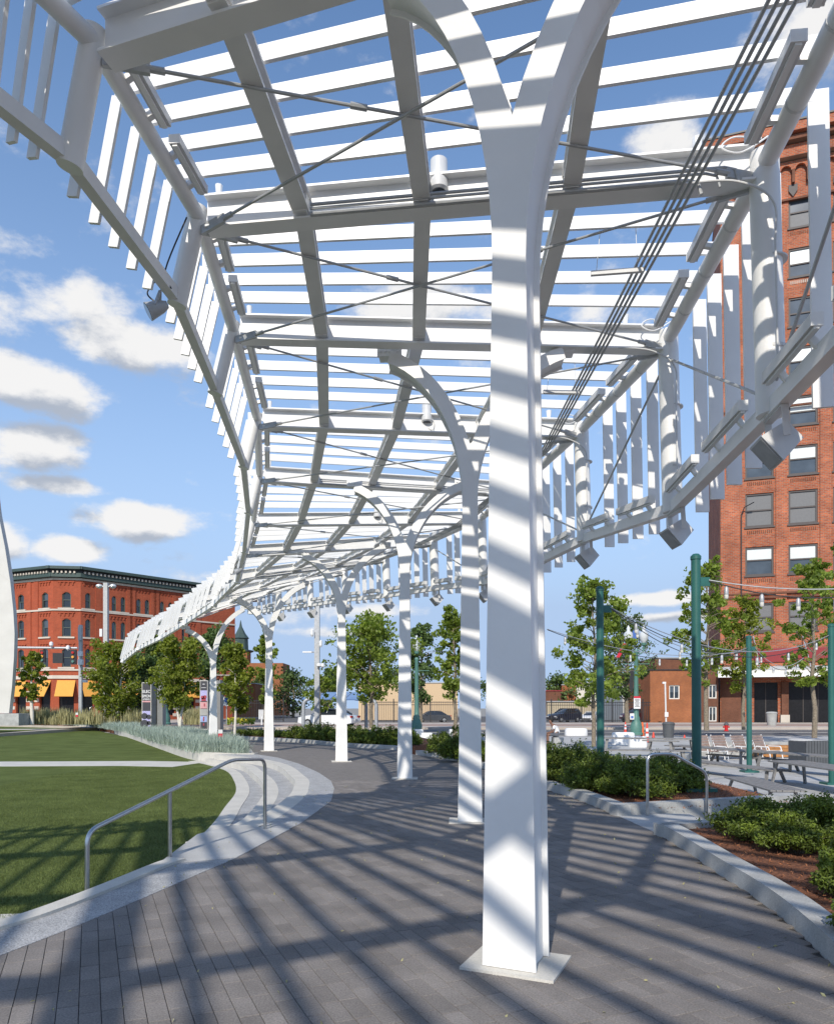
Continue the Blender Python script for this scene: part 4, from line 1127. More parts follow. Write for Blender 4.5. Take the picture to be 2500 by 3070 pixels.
def window(par, a, b2, c, d, fm, top, bot, y=0.0, fr=.09, sill=None, arch=0.0, mull=True, split=.5):
    mb = MB(); w = b2 - a; e = .004
    mb.box((a + fr / 2 + e, y + .17, (c + d) / 2), (fr, .12, d - c - 2 * e)); mb.box((b2 - fr / 2 - e, y + .17, (c + d) / 2), (fr, .12, d - c - 2 * e))
    mb.box(((a + b2) / 2, y + .17, d - fr / 2 - e), (w - 2 * fr - 2 * e, .12, fr)); mb.box(((a + b2) / 2, y + .17, c + fr / 2 + e), (w - 2 * fr - 2 * e, .12, fr))
    zm = c + (d - c) * split
    if mull:
        mb.box(((a + b2) / 2, y + .19, zm), (w - 2 * fr - 2 * e, .1, fr * .8))
    f_ = mb.build('window', fm, par, local=True)
    MB().box(((a + b2) / 2, y + .25, (zm + d - fr) / 2), (w - 2 * fr, .02, d - fr - zm)).build('pane', top, f_, local=True)
    MB().box(((a + b2) / 2, y + .27, (zm + c + fr) / 2), (w - 2 * fr, .02, zm - c - fr)).build('pane', bot, f_, local=True)
    if sill is not None:
        MB().box(((a + b2) / 2, y - .03, c - .09), (w + .25, .22, .17)).build('sill', sill, f_, local=True)
    if arch:
        n = 8; P = [(a - .12, c * 0 + d - .02)] ; pts = [(a + w * k / n, d - arch + arch * math.sin(math.pi * k / n)) for k in range(n + 1)]
        MB().slab([(p[0], y - .0 + .02, p[1]) for p in pts] + [(b2, y + .02, d + .001), (a, y + .02, d + .001)], (0, .13, 0)).build('arch_head', brickL, f_, local=True)
    return f_

# ---- red corner building on the left
s_ = 24.0; R1 = Vector((-41.96, 91.67)); L1 = Vector((-45.2, 91.25))
uR = Vector((.673, .74)).normalized(); uC = (R1 - L1).normalized(); uL = Vector((.92, -.394)).normalized()
L0 = L1 - uL * 16
rb = thing('brick_building', 'red four-storey corner building with a dark green cornice and orange awnings', 'building', (R1.x, R1.y, 0))
def wing(O, u, Lg, grp, x0px=None):
    e = bpy.data.objects.new('wing', None); COL.objects.link(e); e.parent = rb; e.location = Vector((O.x, O.y, 0)) - rb.location; e.rotation_euler = (0, 0, math.atan2(u.y, u.x))
    def at(px):
        k = (px - 1250) / F; return (k * O.y - O.x) / (u.x - k * u.y)
    holes = []; rows = ((14.0, 15.95), (10.4, 12.65), (6.6, 8.95))
    bays = [[(at(p - w / 2), at(p + w / 2)) for p, w in g] for g in grp]
    for g in bays:
        for (a, b2) in g:
            for (c, d) in rows:
                holes.append((a, b2, c, d))
        sh = (g[0][0] - .35, g[-1][1] + .35, .5, 4.4)
        holes.append(sh)
    mb = MB(); wall_holes(mb, 0, Lg, -.4, 17.6, holes); mb.build('wall', brickL, e, local=True)
    k = 0
    for g in bays:
        for (a, b2) in g:
            for r_, (c, d) in enumerate(rows):
                window(e, a, b2, c, d, frameG, glassM if (k + r_) % 2 else glassD, glassD, arch=.3, fr=.12)
                k += 1
        a, b2 = g[0][0] - .45, g[-1][1] + .45
        for (c, d) in rows:
            MB().box(((a + b2) / 2, -.05, c - .12), (b2 - a, .24, .2)).build('sill', stone, e, local=True)
        for zt in (17.2, 13.35, 9.5):
            m_ = MB(); n = int((b2 - a) / .45)
            for j in range(n):
                m_.box((a + (j + .5) * (b2 - a) / n, -.05, zt - .22), (.16, .1, .32))
            m_.box(((a + b2) / 2, -.06, zt + .03), (b2 - a, .12, .16)); m_.build('corbel', brickL, e, local=True, kind='stuff')
        # pilasters between bays
        for xx in (a - .5, b2 + .5):
            if .3 < xx < Lg - .3:
                MB().box((xx, -.045, 11.0), (.75, .09, 12.8)).build('pilaster', brickL, e, local=True)
        MB().box(((a + b2) / 2, .28, 2.4), (b2 - a + .3, .05, 4.2)).build('shop_window', shopd, e, local=True)
        MB().slab([(a - .1, -.05, 4.95), (a - .1, -1.1, 2.95), (a - .1, -1.06, 2.9), (a - .1, -.02, 4.9)], (b2 - a + .2, 0, 0)).build('awning', orange, e, local=True)
    for z in (5.35, 13.72, 6.25):
        MB().box((Lg / 2, -.07, z), (Lg + .1, .16, .42 if z < 6 else .2)).build('belt_course', stone, e, local=True)
    MB().box((Lg / 2, -.07, 17.55), (Lg + .1, .2, .25)).build('belt_course', stone, e, local=True)
    for j in range(5):
        for g in bays:
            for xx in (g[0][0] - .85, g[-1][1] + .85):
                if .35 < xx < Lg - .35:
                    MB().box((xx, -.03, .55 + j * .95), (.72, .1, .42)).build('quoin', stone, e, local=True)
    MB().box((Lg / 2, -.25, 18.0), (Lg + .5, .7, .5)).build('cornice', cornm, e, local=True)
    MB().box((Lg / 2, -.45, 18.85), (Lg + 1.0, 1.2, .35)).build('cornice', cornm, e, local=True)
    MB().box((Lg / 2, -.2, 18.45), (Lg + .5, .5, .5)).build('cornice', dark, e, local=True)
    m_ = MB()
    for j in range(int(Lg / .5)):
        m_.box((.25 + j * .5, -.62, 18.32), (.2, .3, .24))
    m_.build('dentils', stone, e, local=True, kind='stuff')
    return at
wing(R1, uR, 22.5, [[(265, 17)], [(343, 14.5), (370, 14.5)], [(417, 14), (442, 14)], [(487, 13), (512, 13)], [(549, 12), (571, 12)]])
wing(L1, uC, (R1 - L1).length, [[(200.5, 27)]])
wing(L0, uL, 16, [[(64, 18)], [(136, 19)]])
pr = [R1 + uR * 22.5, R1, L1, L0]
MB().prism([(p.x, p.y + .3) for p in (L0, L1, R1)] + [(R1.x + uR.x * 22.5 - .3, R1.y + uR.y * 22.5 + .3), (R1.x + uR.x * 22.5 - 26, R1.y + uR.y * 22.5 + 20), (L0.x, L0.y + 26)], 17.6, 18.9).build('roof', dark, rb)
MB().box((R1.x + 14, R1.y + 26, 20), (6, 5, 2.4)).build('roof_hut', galv, rb)

# ---- tall brick tower on the right
O = Vector(((2158 - 1250) / 25.0, 88.0)); u = Vector((.948, -.318)).normalized()
tw, at = facade('brick_tower', 'tall red-brown brick tower with blinds half drawn and a flat white awning', 'building', O, u, -.2)
Lg = 34.0; holes = []; spec = []
cx0 = [2.75 + 4.62 * k for k in range(6)]
r = random.Random(11)
for k, a in enumerate(cx0):
    for j in range(-1, 8):
        z0 = 17.35 + 5.75 * j if j >= 0 else 10.7
        h = 3.4 if j != 1 else 3.95
        holes.append((a, a + 3.05, z0, z0 + h)); spec.append((k, j))
cxn = [(-.2 + at(2265), -.2 + at(2336), -.1, 5.0 - .3), (at(2363), at(2500) + 3, -.1, 4.7), (at(2190), at(2226), 1.9, 4.4)]
mb = MB(); wall_holes(mb, 0, Lg, -.6, 67.2, holes + cxn, dep=.35)
mb.add([(0, 0, -.6), (0, 24, -.6), (0, 24, 67.2), (0, 0, 67.2)], [(0, 1, 2, 3)])
mb.build('wall', brickR, tw, local=True)
for (h, (k, j)) in zip(holes, spec):
    if j == -1 or (j == 1):
        t1, t2 = blindg, blindg
    else:
        t1, t2 = blind, (glassM if r.random() < .8 else blindg)
    if t1 is blind and r.random() < .12:
        t1 = glassM
    window(tw, h[0], h[1], h[2], h[3], frameB, t1, t2, fr=.2, sill=frameB, split=r.choice((.46, .5, .5, .54, .62)) if j not in (-1, 1) else .5)
    if j >= 0 and k < 5:
        # brick panel with standing courses under the window
        m_ = MB(); n = 13
        for q in range(n):
            m_.box((h[0] + .25 + q * (2.55 / (n - 1)), -.03, h[2] - .62), (.09, .06, .36))
        m_.build('soldier_course', (stone if r.random() < .4 else brickD), tw, local=True, kind='stuff')
for k in range(7):
    xx = (cx0[k] - .78) if k < 6 else cx0[5] + 3.85
    MB().box((xx if k else 1.1, -.10, 36), (1.15 if k else 2.1, .2, 49)).build('pier', brickR, tw, local=True)
for z in (14.7, 15.2, 60.9, 36.9):
    MB().box((Lg / 2, -.14, z), (Lg, .28, .22)).build('belt_course', brickD, tw, local=True)
# corbelled arcade and drop shields under the cornice
for k in range(22):
    x = .9 + k * 1.54
    n = 8; pts = [(x + .55 * math.cos(math.pi * q / n), 64.2 + .55 * math.sin(math.pi * q / n)) for q in range(n + 1)]
    MB().slab([(p[0], -.42, p[1]) for p in pts] + [(x - .77, -.42, 64.2), (x - .77, -.42, 65.2), (x + .77, -.42, 65.2), (x + .77, -.42, 64.2)], (0, .34, 0)).build('arch', brickR, tw, local=True)
    m_ = MB(); m_.box((x + .77, -.3, 63.4), (.3, .5, 1.5)); m_.build('corbel', brickD, tw, local=True)
    if k % 3 == 1:
        MB().slab([(x + .3, -.2, 62.6), (x + 1.24, -.2, 62.6), (x + 1.24, -.2, 61.9), (x + .77, -.2, 61.2), (x + .3, -.2, 61.9)], (0, .12, 0)).build('shield', frameB, tw, local=True)
MB().box((Lg / 2 - .3, -.5, 66.0), (Lg + 1.4, 1.2, 1.3)).build('cornice', brickR, tw, local=True)
MB().box((Lg / 2 - .5, -.8, 67.0), (Lg + 2.4, 2.0, .5)).build('cornice', brickD, tw, local=True)
MB().box((Lg / 2 - .6, -1.0, 67.9), (Lg + 3.0, 2.6, 1.0)).build('parapet', brickR, tw, local=True)
MB().box((Lg / 2 - .6, -1.0, 68.5), (Lg + 3.2, 2.8, .2)).build('coping', dark, tw, local=True)
# ground floor
MB().box((Lg / 2, -.10, 7.9), (Lg - 3.6, .2, 1.6)).build('fascia', maroon, tw, local=True)
MB().box((Lg / 2 + 8 - 8, -1.6, 5.75), (Lg + .9, 3.2, .55)).build('awning', cream, tw, local=True)
MB().box((Lg / 2, -3.22, 5.36), (Lg + .9, .1, .25)).build('awning_edge', white, tw, local=True)
MB().box((Lg / 2, -1.6, 6.25), (Lg + .7, 3.0, .4)).build('awning_roof', galv, tw, local=True)
for (a, b2, c, d) in cxn:
    f_ = MB().box(((a + b2) / 2, .3, (c + d) / 2), (b2 - a, .05, d - c)).build('shopfront', shopd, tw, local=True)
    for q in range(1, max(2, int((b2 - a) / 1.3))):
        MB().box((a + q * (b2 - a) / max(2, int((b2 - a) / 1.3)), .24, (c + d) / 2), (.07, .06, d - c)).build('mullion', frameB, f_, local=True)
MB().box((1.2, -.06, 3.4), (2.2, .12, 6.8)).build('pier', brickD, tw, local=True)
for xx in (at(2350),):
    MB().box((xx, -.3, 2.3), (.75, .6, 4.9)).build('column', brickD, tw, local=True)
    MB().box((xx, -.3, .4), (.95, .8, 1.0)).build('column_base', stone, tw, local=True)
for k in range(5):
    MB().tube([(4 + 5.2 * k, -2.9, 6.4), (3.6 + 5.2 * k, -.2, 10.2)], .07, 6).build('awning_stay', galv, tw, local=True)
MB().prism([(0, .4), (Lg, .4), (Lg, 24), (0, 24)], 66, 67.2).build('roof', dark, tw, local=True)
MB().tube([(2.3, -.3, 14), (2.3, -.3, 24.6), (2.6, -.5, 25.4), (3.6, -1.0, 25.8)], .06, 6).build('lamp_bracket', dark, tw, local=True)

def block(name, label, px0, px1, ytop, d, dep, m, z0=-.3, cat='building', rz=0.0, holes=(), roofm=None):
    s = F / d; x0, x1 = (px0 - 1250) / s, (px1 - 1250) / s; zt = EYE + (HY - ytop) / s
    t_ = thing(name, label, cat, (x0, d, 0), 0)
    w = x1 - x0; hh = [((a - px0) / s, (b2 - px0) / s, EYE + (HY - c) / s, EYE + (HY - e) / s) for a, b2, c, e in holes]
    mb = MB(); wall_holes(mb, 0, w, z0, zt, hh, dep=.25)
    mb.add([(0, 0, z0), (0, dep, z0), (0, dep, zt), (0, 0, zt)], [(0, 1, 2, 3)]); mb.add([(w, 0, z0), (w, dep, z0), (w, dep, zt), (w, 0, zt)], [(0, 3, 2, 1)])
    mb.add([(0, dep, z0), (w, dep, z0), (w, dep, zt), (0, dep, zt)], [(0, 3, 2, 1)])
    mb.build('wall', m, t_, local=True)
    MB().box((w / 2, dep / 2, zt + .06), (w + .2, dep + .2, .14)).build('roof', roofm or galv, t_, local=True)
    for h in hh:
        f_ = window(t_, *h, cream, glassM, glassD, fr=.12, mull=False)
        MB().box(((h[0] + h[1]) / 2, .16, (h[2] + h[3]) / 2), (.1, .1, h[3] - h[2] - .2)).build('mullion', cream, f_, local=True)
    return t_, (lambda px, py: ((px - px0) / s, EYE + (HY - py) / s))
block('hall', 'plain tan flat-roofed hall behind the black iron fence', 1075, 1372, 2048, 105, 20, tan)
t_, q = block('shop', 'brown brick two-storey shop with one white-framed window facing the terrace', 1948, 2072, 2010, 86, 14, brickO, holes=((2005, 2037, 2096, 2054),), roofm=dark)
block('shop', 'dark brick shop joining the brown one to the tower with a white-framed door', 2074, 2152, 2006, 87, 14, brickD, holes=((2123, 2156 - 8, 2094, 2052), (2124, 2148, 2163, 2118)), roofm=dark)
block('shop', 'weathered brick gable standing behind the brown brick shop', 1962, 2048, 1974, 100, 8, brickD)
block('workshop', 'low grey panelled workshop with a roof unit beside the brown shop', 1865, 1948, 2050, 96, 12, greyb, holes=((1934, 1946, 2084, 2066),))
block('shop', 'white-fronted low shop seen through the iron fence', 1727, 1826, 2048, 125, 12, cream, holes=((1738, 1752, 2072, 2056),), roofm=cream)
block('shop', 'orange brick wall between the white shop and the grey workshop', 1822, 1866, 2046, 126, 12, brickO)
block('shed', 'dark shed with a red metal roof at the left of the fence', 1630, 1684, 2072, 118, 12, brickD, roofm=redroof)
block('shop', 'orange brick shop with a small red fascia beside the red-roofed shed', 1684, 1726, 2054, 119, 10, brickO)
block('yard_wall', 'long sand-coloured yard wall behind the parked cars', 1640, 1950, 2104, 112, 1, tanf, cat='wall')
# church tower with a green cap, far behind the birches
t_ = thing('church', 'brick church tower with a green cap far behind the birches', 'church', D(722, 2158, 150))
c0 = D(722, 2158, 150); s = F / 150; zt = EYE + (HY - 1955) / s
MB().box((c0.x, c0.y, zt / 2), (3.4, 3.4, zt)).build('tower', brickO, t_)
MB().lathe((c0.x, c0.y, zt), [(2.6, 0), (2.7, .3), (1.6, .5), (1.5, 2.6), (1.75, 2.8), (1.0, 3.8), (.3, 5.2), (.05, 6.5)], 8).build('cap', cornm, t_)
MB().box((c0.x + 4.5, c0.y + 2, 5), (9, 8, 11)).build('nave', brickO, t_)
t_, q = block('brick_building', 'low brick building far behind the last column', 690, 765, 2050, 125, 10, brickO, holes=((740, 752, 2110, 2085),))

# ================================================================== STREET THINGS
def fence(label, px0, px1, d, yt, z0, posts):
    s = F / d; x0, x1 = (px0 - 1250) / s, (px1 - 1250) / s; zt = EYE + (HY - yt) / s
    t_ = thing('iron_fence', label, 'fence', (x0, d, z0))
    n = int((x1 - x0) / .21); m0 = MB().box((x0, d, (z0 + zt) / 2), (.045, .045, zt - z0 - .06)).build('picket', dark, t_)
    for k in range(1, n):
        o = m0.copy(); COL.objects.link(o); o.location = (k * .21, 0, 0)
    for z in (zt - .12, zt - .42, z0 + .25):
        MB().box(((x0 + x1) / 2, d + .03, z), (x1 - x0, .06, .07)).build('rail', dark, t_)
    for p in posts:
        MB().box(((p - 1250) / s, d, (z0 + zt) / 2 + .12), (.12, .12, zt - z0 + .3)).build('post', dark, t_)
fence('black iron fence in front of the tan hall and the grey car', 1085, 1375, 84, 2102, -.16, (1110, 1180, 1290, 1366))
fence('black iron fence in front of the blue-black and maroon cars', 1640, 1950, 84, 2103, -.16, (1652, 1743, 1834, 1926))
fence('distant iron fence left of the fifth column', 700, 850, 92, 2098, -.2, (700, 790, 850))

def car(label, px0, px1, yb, d, body, rz, kind='sedan', face=1):
    s = F / d; cx = ((px0 + px1) / 2 - 1250) / s; z0 = EYE + (HY - yb) / s
    t_ = thing('parked_car', label, 'car', (cx, d, z0), rz, 'cars parked by the street')
    L_, Wd = 4.7, 1.82
    if kind == 'sedan':
        lo = [(-2.35, .35), (-2.33, .62), (-2.2, .88), (-1.75, .98), (-1.0, 1.0), (1.1, .98), (2.0, .86), (2.3, .68), (2.35, .38), (1.9, .25), (-1.9, .25)]
        gh = [(-1.75, .97), (-1.05, 1.38), (-.3, 1.46), (.35, 1.42), (1.15, .97)]
    else:
        lo = [(-2.3, .38), (-2.32, .75), (-2.22, 1.05), (-1.6, 1.12), (1.0, 1.12), (1.95, 1.02), (2.28, .8), (2.33, .42), (1.9, .3), (-1.9, .3)]
        gh = [(-2.12, 1.08), (-1.85, 1.62), (-1.2, 1.72), (.1, 1.7), (.95, 1.1)]
    def loft(pr, ws, name, m, inset_top=0.0, bev=.09):
        P = []; n = len(pr)
        zmin = min(p[1] for p in pr); zmax = max(p[1] for p in pr)
        for y_, sc in ((-1, .94), (-.93, 1.0), (.93, 1.0), (1, .94)):
            for (x, z) in pr:
                yy = y_ * Wd / 2 * (1 - inset_top * (z - zmin) / (zmax - zmin))
                P.append((x * (1 if sc == 1 else .975), yy, zmin + (z - zmin) * (1 if sc == 1 else .965)))
        fs = [tuple(range(n))[::-1], tuple(range(3 * n, 4 * n))]
        for r_ in range(3):
            for j in range(n):
                fs.append((r_ * n + j, r_ * n + (j + 1) % n, (r_ + 1) * n + (j + 1) % n, (r_ + 1) * n + j))
        return MB().add(P, fs).build(name, m, t_, local=True, smooth=True)
    loft(lo, 1, 'body', body)
    loft(gh, .9, 'windows', glassD, .28)
    rf = [(x * .93 + .0, z) for x, z in gh if z > 1.3]; zz = gh[2][1]
    MB().box(((gh[1][0] + gh[3][0]) / 2, 0, zz - .01), ((gh[3][0] - gh[1][0]) * .97, Wd * .7, .05)).build('roof', body, t_, local=True)
    for sy in (-1, 1):
        m_ = MB(); m_.bar((gh[-1][0], sy * Wd * .46, gh[-1][1]), (gh[3][0], sy * Wd * .345, zz - .03), .06, .07); m_.bar((gh[0][0], sy * Wd * .46, gh[0][1]), (gh[1][0], sy * Wd * .35, zz - .06), .1, .09)
        m_.build('roof_pillar', body, t_, local=True)
        MB().bar((-.25, sy * Wd * .465, 1.0), (-.2, sy * Wd * .36, zz - .03), .08, .05).build('roof_pillar', body, t_, local=True)
        MB().box((.85, sy * (Wd / 2 + .08), 1.03), (.16, .16, .12)).build('mirror', body, t_, local=True)
        for sx in (-1.42, 1.42):
            w_ = MB().tube([(sx, sy * (Wd / 2 - .2), .33), (sx, sy * (Wd / 2 + .01), .33)], .33, 18).build('wheel', tyre, t_, local=True, smooth=True)
            MB().tube([(sx, sy * (Wd / 2 - .1), .33), (sx, sy * (Wd / 2 + .02), .33)], .2, 12).build('rim', galv, w_, local=True)
        MB().box((2.22, sy * .66, .72), (.16, .36, .13)).build('headlight', globe, t_, local=True)
        MB().box((-2.26, sy * .68, .84), (.12, .34, .15)).build('tail_light', lampR, t_, local=True)
    MB().box((2.34, 0, .5), (.04, 1.1, .2)).build('grille', dark, t_, local=True)
    MB().box((-2.33, 0, .6), (.05, .5, .13)).build('number_plate', signw, t_, local=True)
car('white saloon stopped beside the blue shelter seen from behind', 902, 1072, 2180, 58, carW, math.radians(160), 'sedan')
car('dark grey saloon behind the iron fence by the tan hall', 1243, 1346, 2166, 92, carG, math.radians(188), 'sedan')
car('blue-black upright car with its front towards the street', 1648, 1734, 2165, 92, carB, math.radians(215), 'suv')
car('white car half hidden behind the slender maple trunk', 1752, 1795, 2166, 98, carW, math.radians(240), 'sedan')
car('maroon utility car parked beside the brown brick shop', 1856, 1956, 2164, 90, carM, math.radians(222), 'suv')

# blue-roofed shelter
t_ = thing('shelter', 'open shelter with a curved blue panel roof on rounded steel frames', 'shelter', D(1020, 2180, 56))
s = F / 56
def sp(px, py, dd=0): return D(px, py, 56 + dd)
P = [sp(903, 2098), sp(960, 2084), sp(1135, 2082), sp(1132, 2096, 0)]
for k in range(5):
    a0, a1 = k / 5, (k + 1) / 5 - .01
    l0, r0 = lerp(sp(905, 2098), sp(1120, 2100), a0), lerp(sp(905, 2098), sp(1120, 2100), a1); l1, r1 = lerp(sp(935, 2078, 3.2), sp(1140, 2078, 3.2), a0), lerp(sp(935, 2078, 3.2), sp(1140, 2078, 3.2), a1)
    MB().slab([l0, r0, r1, l1], (0, 0, .08)).build('roof_panel', blueroof, t_)
for px, dd in ((910, 0), (1128, 0), (1098, 3)):
    b0 = sp(px, 2178, dd); b0.z = -.3; h_ = sp(px, 2108, dd)
    MB().tube(bend([b0, Vector((b0.x, b0.y, h_.z + .25)), Vector((b0.x - .9 if px > 1000 else b0.x + .5, b0.y, h_.z + .35))], .5), .14, 10).build('frame', galv, t_, smooth=True)
# grey camera pole behind the fifth column
def pole(px, yb, d, yt, w, label, m, cat='pole', nm='pole'):
    s = F / d; b0 = D(px, yb, d); zt = EYE + (HY - yt) / s
    t_ = thing(nm, label, cat, b0)
    MB().box((b0.x, b0.y, (b0.z + zt) / 2), (w, w, zt - b0.z)).build('shaft', m, t_)
    return t_, b0, zt, s
t_, b0, zt, s = pole(951, 2192, 40, 1792, .27, 'square grey pole with cameras rising past the pergola between two columns', galv)
for (px, py, w, h) in ((936, 1897, 10, 24), (962, 1930, 9, 22), (957, 1994, 16, 12), (968, 1995, 12, 14)):
    q = D(px, py, 39.7); MB().lathe((q.x, q.y, q.z), [(.02, h / s / 2), (w / s / 2, h / s / 3), (w / s / 2, -h / s / 4), (.03, -h / s / 2)], 12).build('camera', plast, t_)
q = D(922, 1955, 40); MB().tube([b0 * 1 + Vector((0, 0, q.z - b0.z)), q], .03, 6).build('arm', galv, t_); MB().box(q, (.5, .2, .08)).build('lamp_head', plast, t_)
# tall double lamp pole on the left
t_, b0, zt, s = pole(319, 2176, 60, 1748, .34, 'tall square grey pole with two round lamps on top beside the lawn', mat('grey_pole', (.46, .46, .45), rough=.6), 'lamp post', 'lamp_post')
MB().box((b0.x, b0.y, b0.z + .1), (.8, .8, .3)).build('base', cope, t_)
for sx in (-1, 1):
    q = Vector((b0.x + sx * .55, b0.y, zt - .28))
    MB().tube([(b0.x, b0.y, q.z), q], .05, 8).build('arm', plast, t_)
    MB().lathe(q, [(.05, .2), (.25, .12), (.28, 0), (.2, -.12), (.03, -.18)], 14).build('lamp', globe, t_, smooth=True)
q = D(304, 1897, 59.8); MB().box(q, (.2, .15, .62)).build('antenna', plast, t_); q = D(302, 1968, 59.8); MB().lathe(q, [(.04, .2), (.26, .1), (.26, -.05), (.05, -.2)], 12).build('camera', plast, t_)
# slimmer pole with boxes, and the signal arm
t_, b0, zt, s = pole(243, 2172, 64, 1874, .26, 'slimmer grey pole with boxes left of the double lamp pole', galv)
for (px, py, w, h) in ((242, 1960, 12, 14), (243, 1985, 14, 16), (256, 2042, 12, 8), (242, 1900, 10, 40)):
    q = D(px, py, 63.7); MB().box(q, (w / s, .3, h / s)).build('box', plast if h != 40 else galv, t_)
t_ = thing('signal_arm', 'long horizontal traffic signal arm crossing in front of the red building', 'traffic signal', D(20, 2165, 80))
MB().tube([D(20, 1941, 80), D(233, 1943, 80)], .12, 8).build('arm', galv, t_, smooth=True)
MB().tube([D(20, 2165, 80), D(20, 1935, 80)], .16, 8).build('mast', galv, t_, smooth=True)
for (px, py, w, h, m_) in ((176, 1973, 30, 30, dark), (222, 1970, 16, 44, dark), (130, 1968, 14, 36, dark)):
    q = D(px, py, 79.7); f_ = MB().box(q, (w / 27.5, .3, h / 27.5)).build('signal_head', m_, t_)
    if w < 20:
        for j in range(3):
            q2 = q + Vector((0, -.17, (1 - j) * h / 27.5 * .3)); MB().tube([q2, q2 + Vector((0, -.12, 0))], .14, 10).build('lens', (lampR, orange, greenl)[j], f_)
for (px, py) in ((155, 1932), (205, 1943)):
    q = D(px, py, 79.7); MB().lathe(q, [(.06, .3), (.2, .2), (.2, -.1), (.05, -.25)], 10).build('camera', plast, t_)

# acorn street lamps
def acorn(px, yb, d, yt, label, double=True):
    s = F / d; b0 = D(px, yb, d); zt = EYE + (HY - yt) / s; h = zt - b0.z
    t_ = thing('street_lamp', label, 'street lamp', b0, 0, 'green globe street lamps')
    MB().lathe(b0, [(.42, 0), (.42, .12), (.36, .18), (.38, .5), (.30, .75), (.22, .95), (.24, 1.05), (.17, 1.2), (.15, 1.6), (.12, h * .72), (.15, h * .73), (.1, h * .75)], 16).build('post', greenl, t_, smooth=True)
    z1 = b0.z + h * .75
    for sx in ((-1, 1) if double else (0,)):
        x = b0.x + sx * .48
        if double:
            MB().tube(bend([(b0.x, b0.y, z1 - .15), (b0.x + sx * .25, b0.y, z1 - .3), (x, b0.y, z1 - .1), (x, b0.y, z1 + .25)], .12), .05, 8).build('arm', greenl, t_, smooth=True)
        g = MB().lathe((x, b0.y, z1 + .22), [(.08, 0), (.15, .05), (.17, .16), (.10, .2)], 12).build('lamp_base', greenl, t_, smooth=True)
        MB().lathe((x, b0.y, z1 + .42), [(.11, 0), (.25, .22), (.29, .45), (.26, .62), (.12, .72), (.1, .76), (.12, .9), (.02, 1.1)], 14).build('globe', globe, g, smooth=True)
    MB().box((b0.x, b0.y, z1 - .9), (1.7, .04, .04)).build('banner_rod', greenl, t_)
    return t_, b0, z1
t_, b0, z1 = acorn(1906, 2203, 46, 1862, 'green double globe street lamp with notices and a banner beside the cones')
q = D(1909, 2106, 45.7); f_ = MB().box(q, (.42, .03, .78)).build('notice', signw, t_)
MB().box(q + Vector((0, -.02, .33)), (.42, .012, .12)).build('heading', signr, f_)
for j in range(7):
    MB().box(q + Vector((0, -.02, .2 - j * .075)), (.30 - .04 * (j % 3), .012, .028)).build('text_line', dark, f_)
q = D(1894, 2148, 45.7); f_ = MB().box(q, (.26, .03, .38)).build('notice', signw, t_); MB().box(q + Vector((0, -.02, -.04)), (.15, .012, .15)).build('symbol', signb, f_)
q = D(1892, 2050, 45.9); MB().slab([q + Vector((-.1, 0, .9)), q + Vector((.15, 0, 1.0)), q + Vector((.12, 0, -.3)), q + Vector((0, 0, -.6)), q + Vector((-.12, 0, -.2))], (0, .05, 0)).build('banner', dark, t_)
q = D(1855, 1950, 45.9); MB().slab([q + Vector((.28, 0, .45)), q + Vector((.48, 0, .4)), q + Vector((.25, 0, -.1)), q + Vector((.02, 0, -.45)), q + Vector((-.18, 0, -.42)), q + Vector((0, 0, -.1))], (0, .05, 0)).build('flag', signr, t_)
q = D(1902, 1905, 46.2); MB().slab([q + Vector((-.12, 0, .3)), q + Vector((.15, 0, .35)), q + Vector((.1, 0, -.45)), q + Vector((-.15, 0, -.4))], (0, .05, 0)).build('flag', signb, t_)
t_, b0, z1 = acorn(1249, 2196, 50, 1896, 'green globe street lamp just behind the third column', False)
t_, b0, z1 = acorn(496, 2172, 55, 1985, 'green lamp post base between the first kiosk and the white birch', False)
q = D(510, 2063, 54.7); MB().box(q, (.45, .03, .3)).build('arrow_sign', signw, t_); MB().slab([q + Vector((-.16, -.03, 0)), q + Vector((-.04, -.03, .09)), q + Vector((-.04, -.03, .03)), q + Vector((.14, -.03, .03)), q + Vector((.14, -.03, -.03)), q + Vector((-.04, -.03, -.03)), q + Vector((-.04, -.03, -.09))], (0, -.01, 0)).build('arrow', dark, t_)

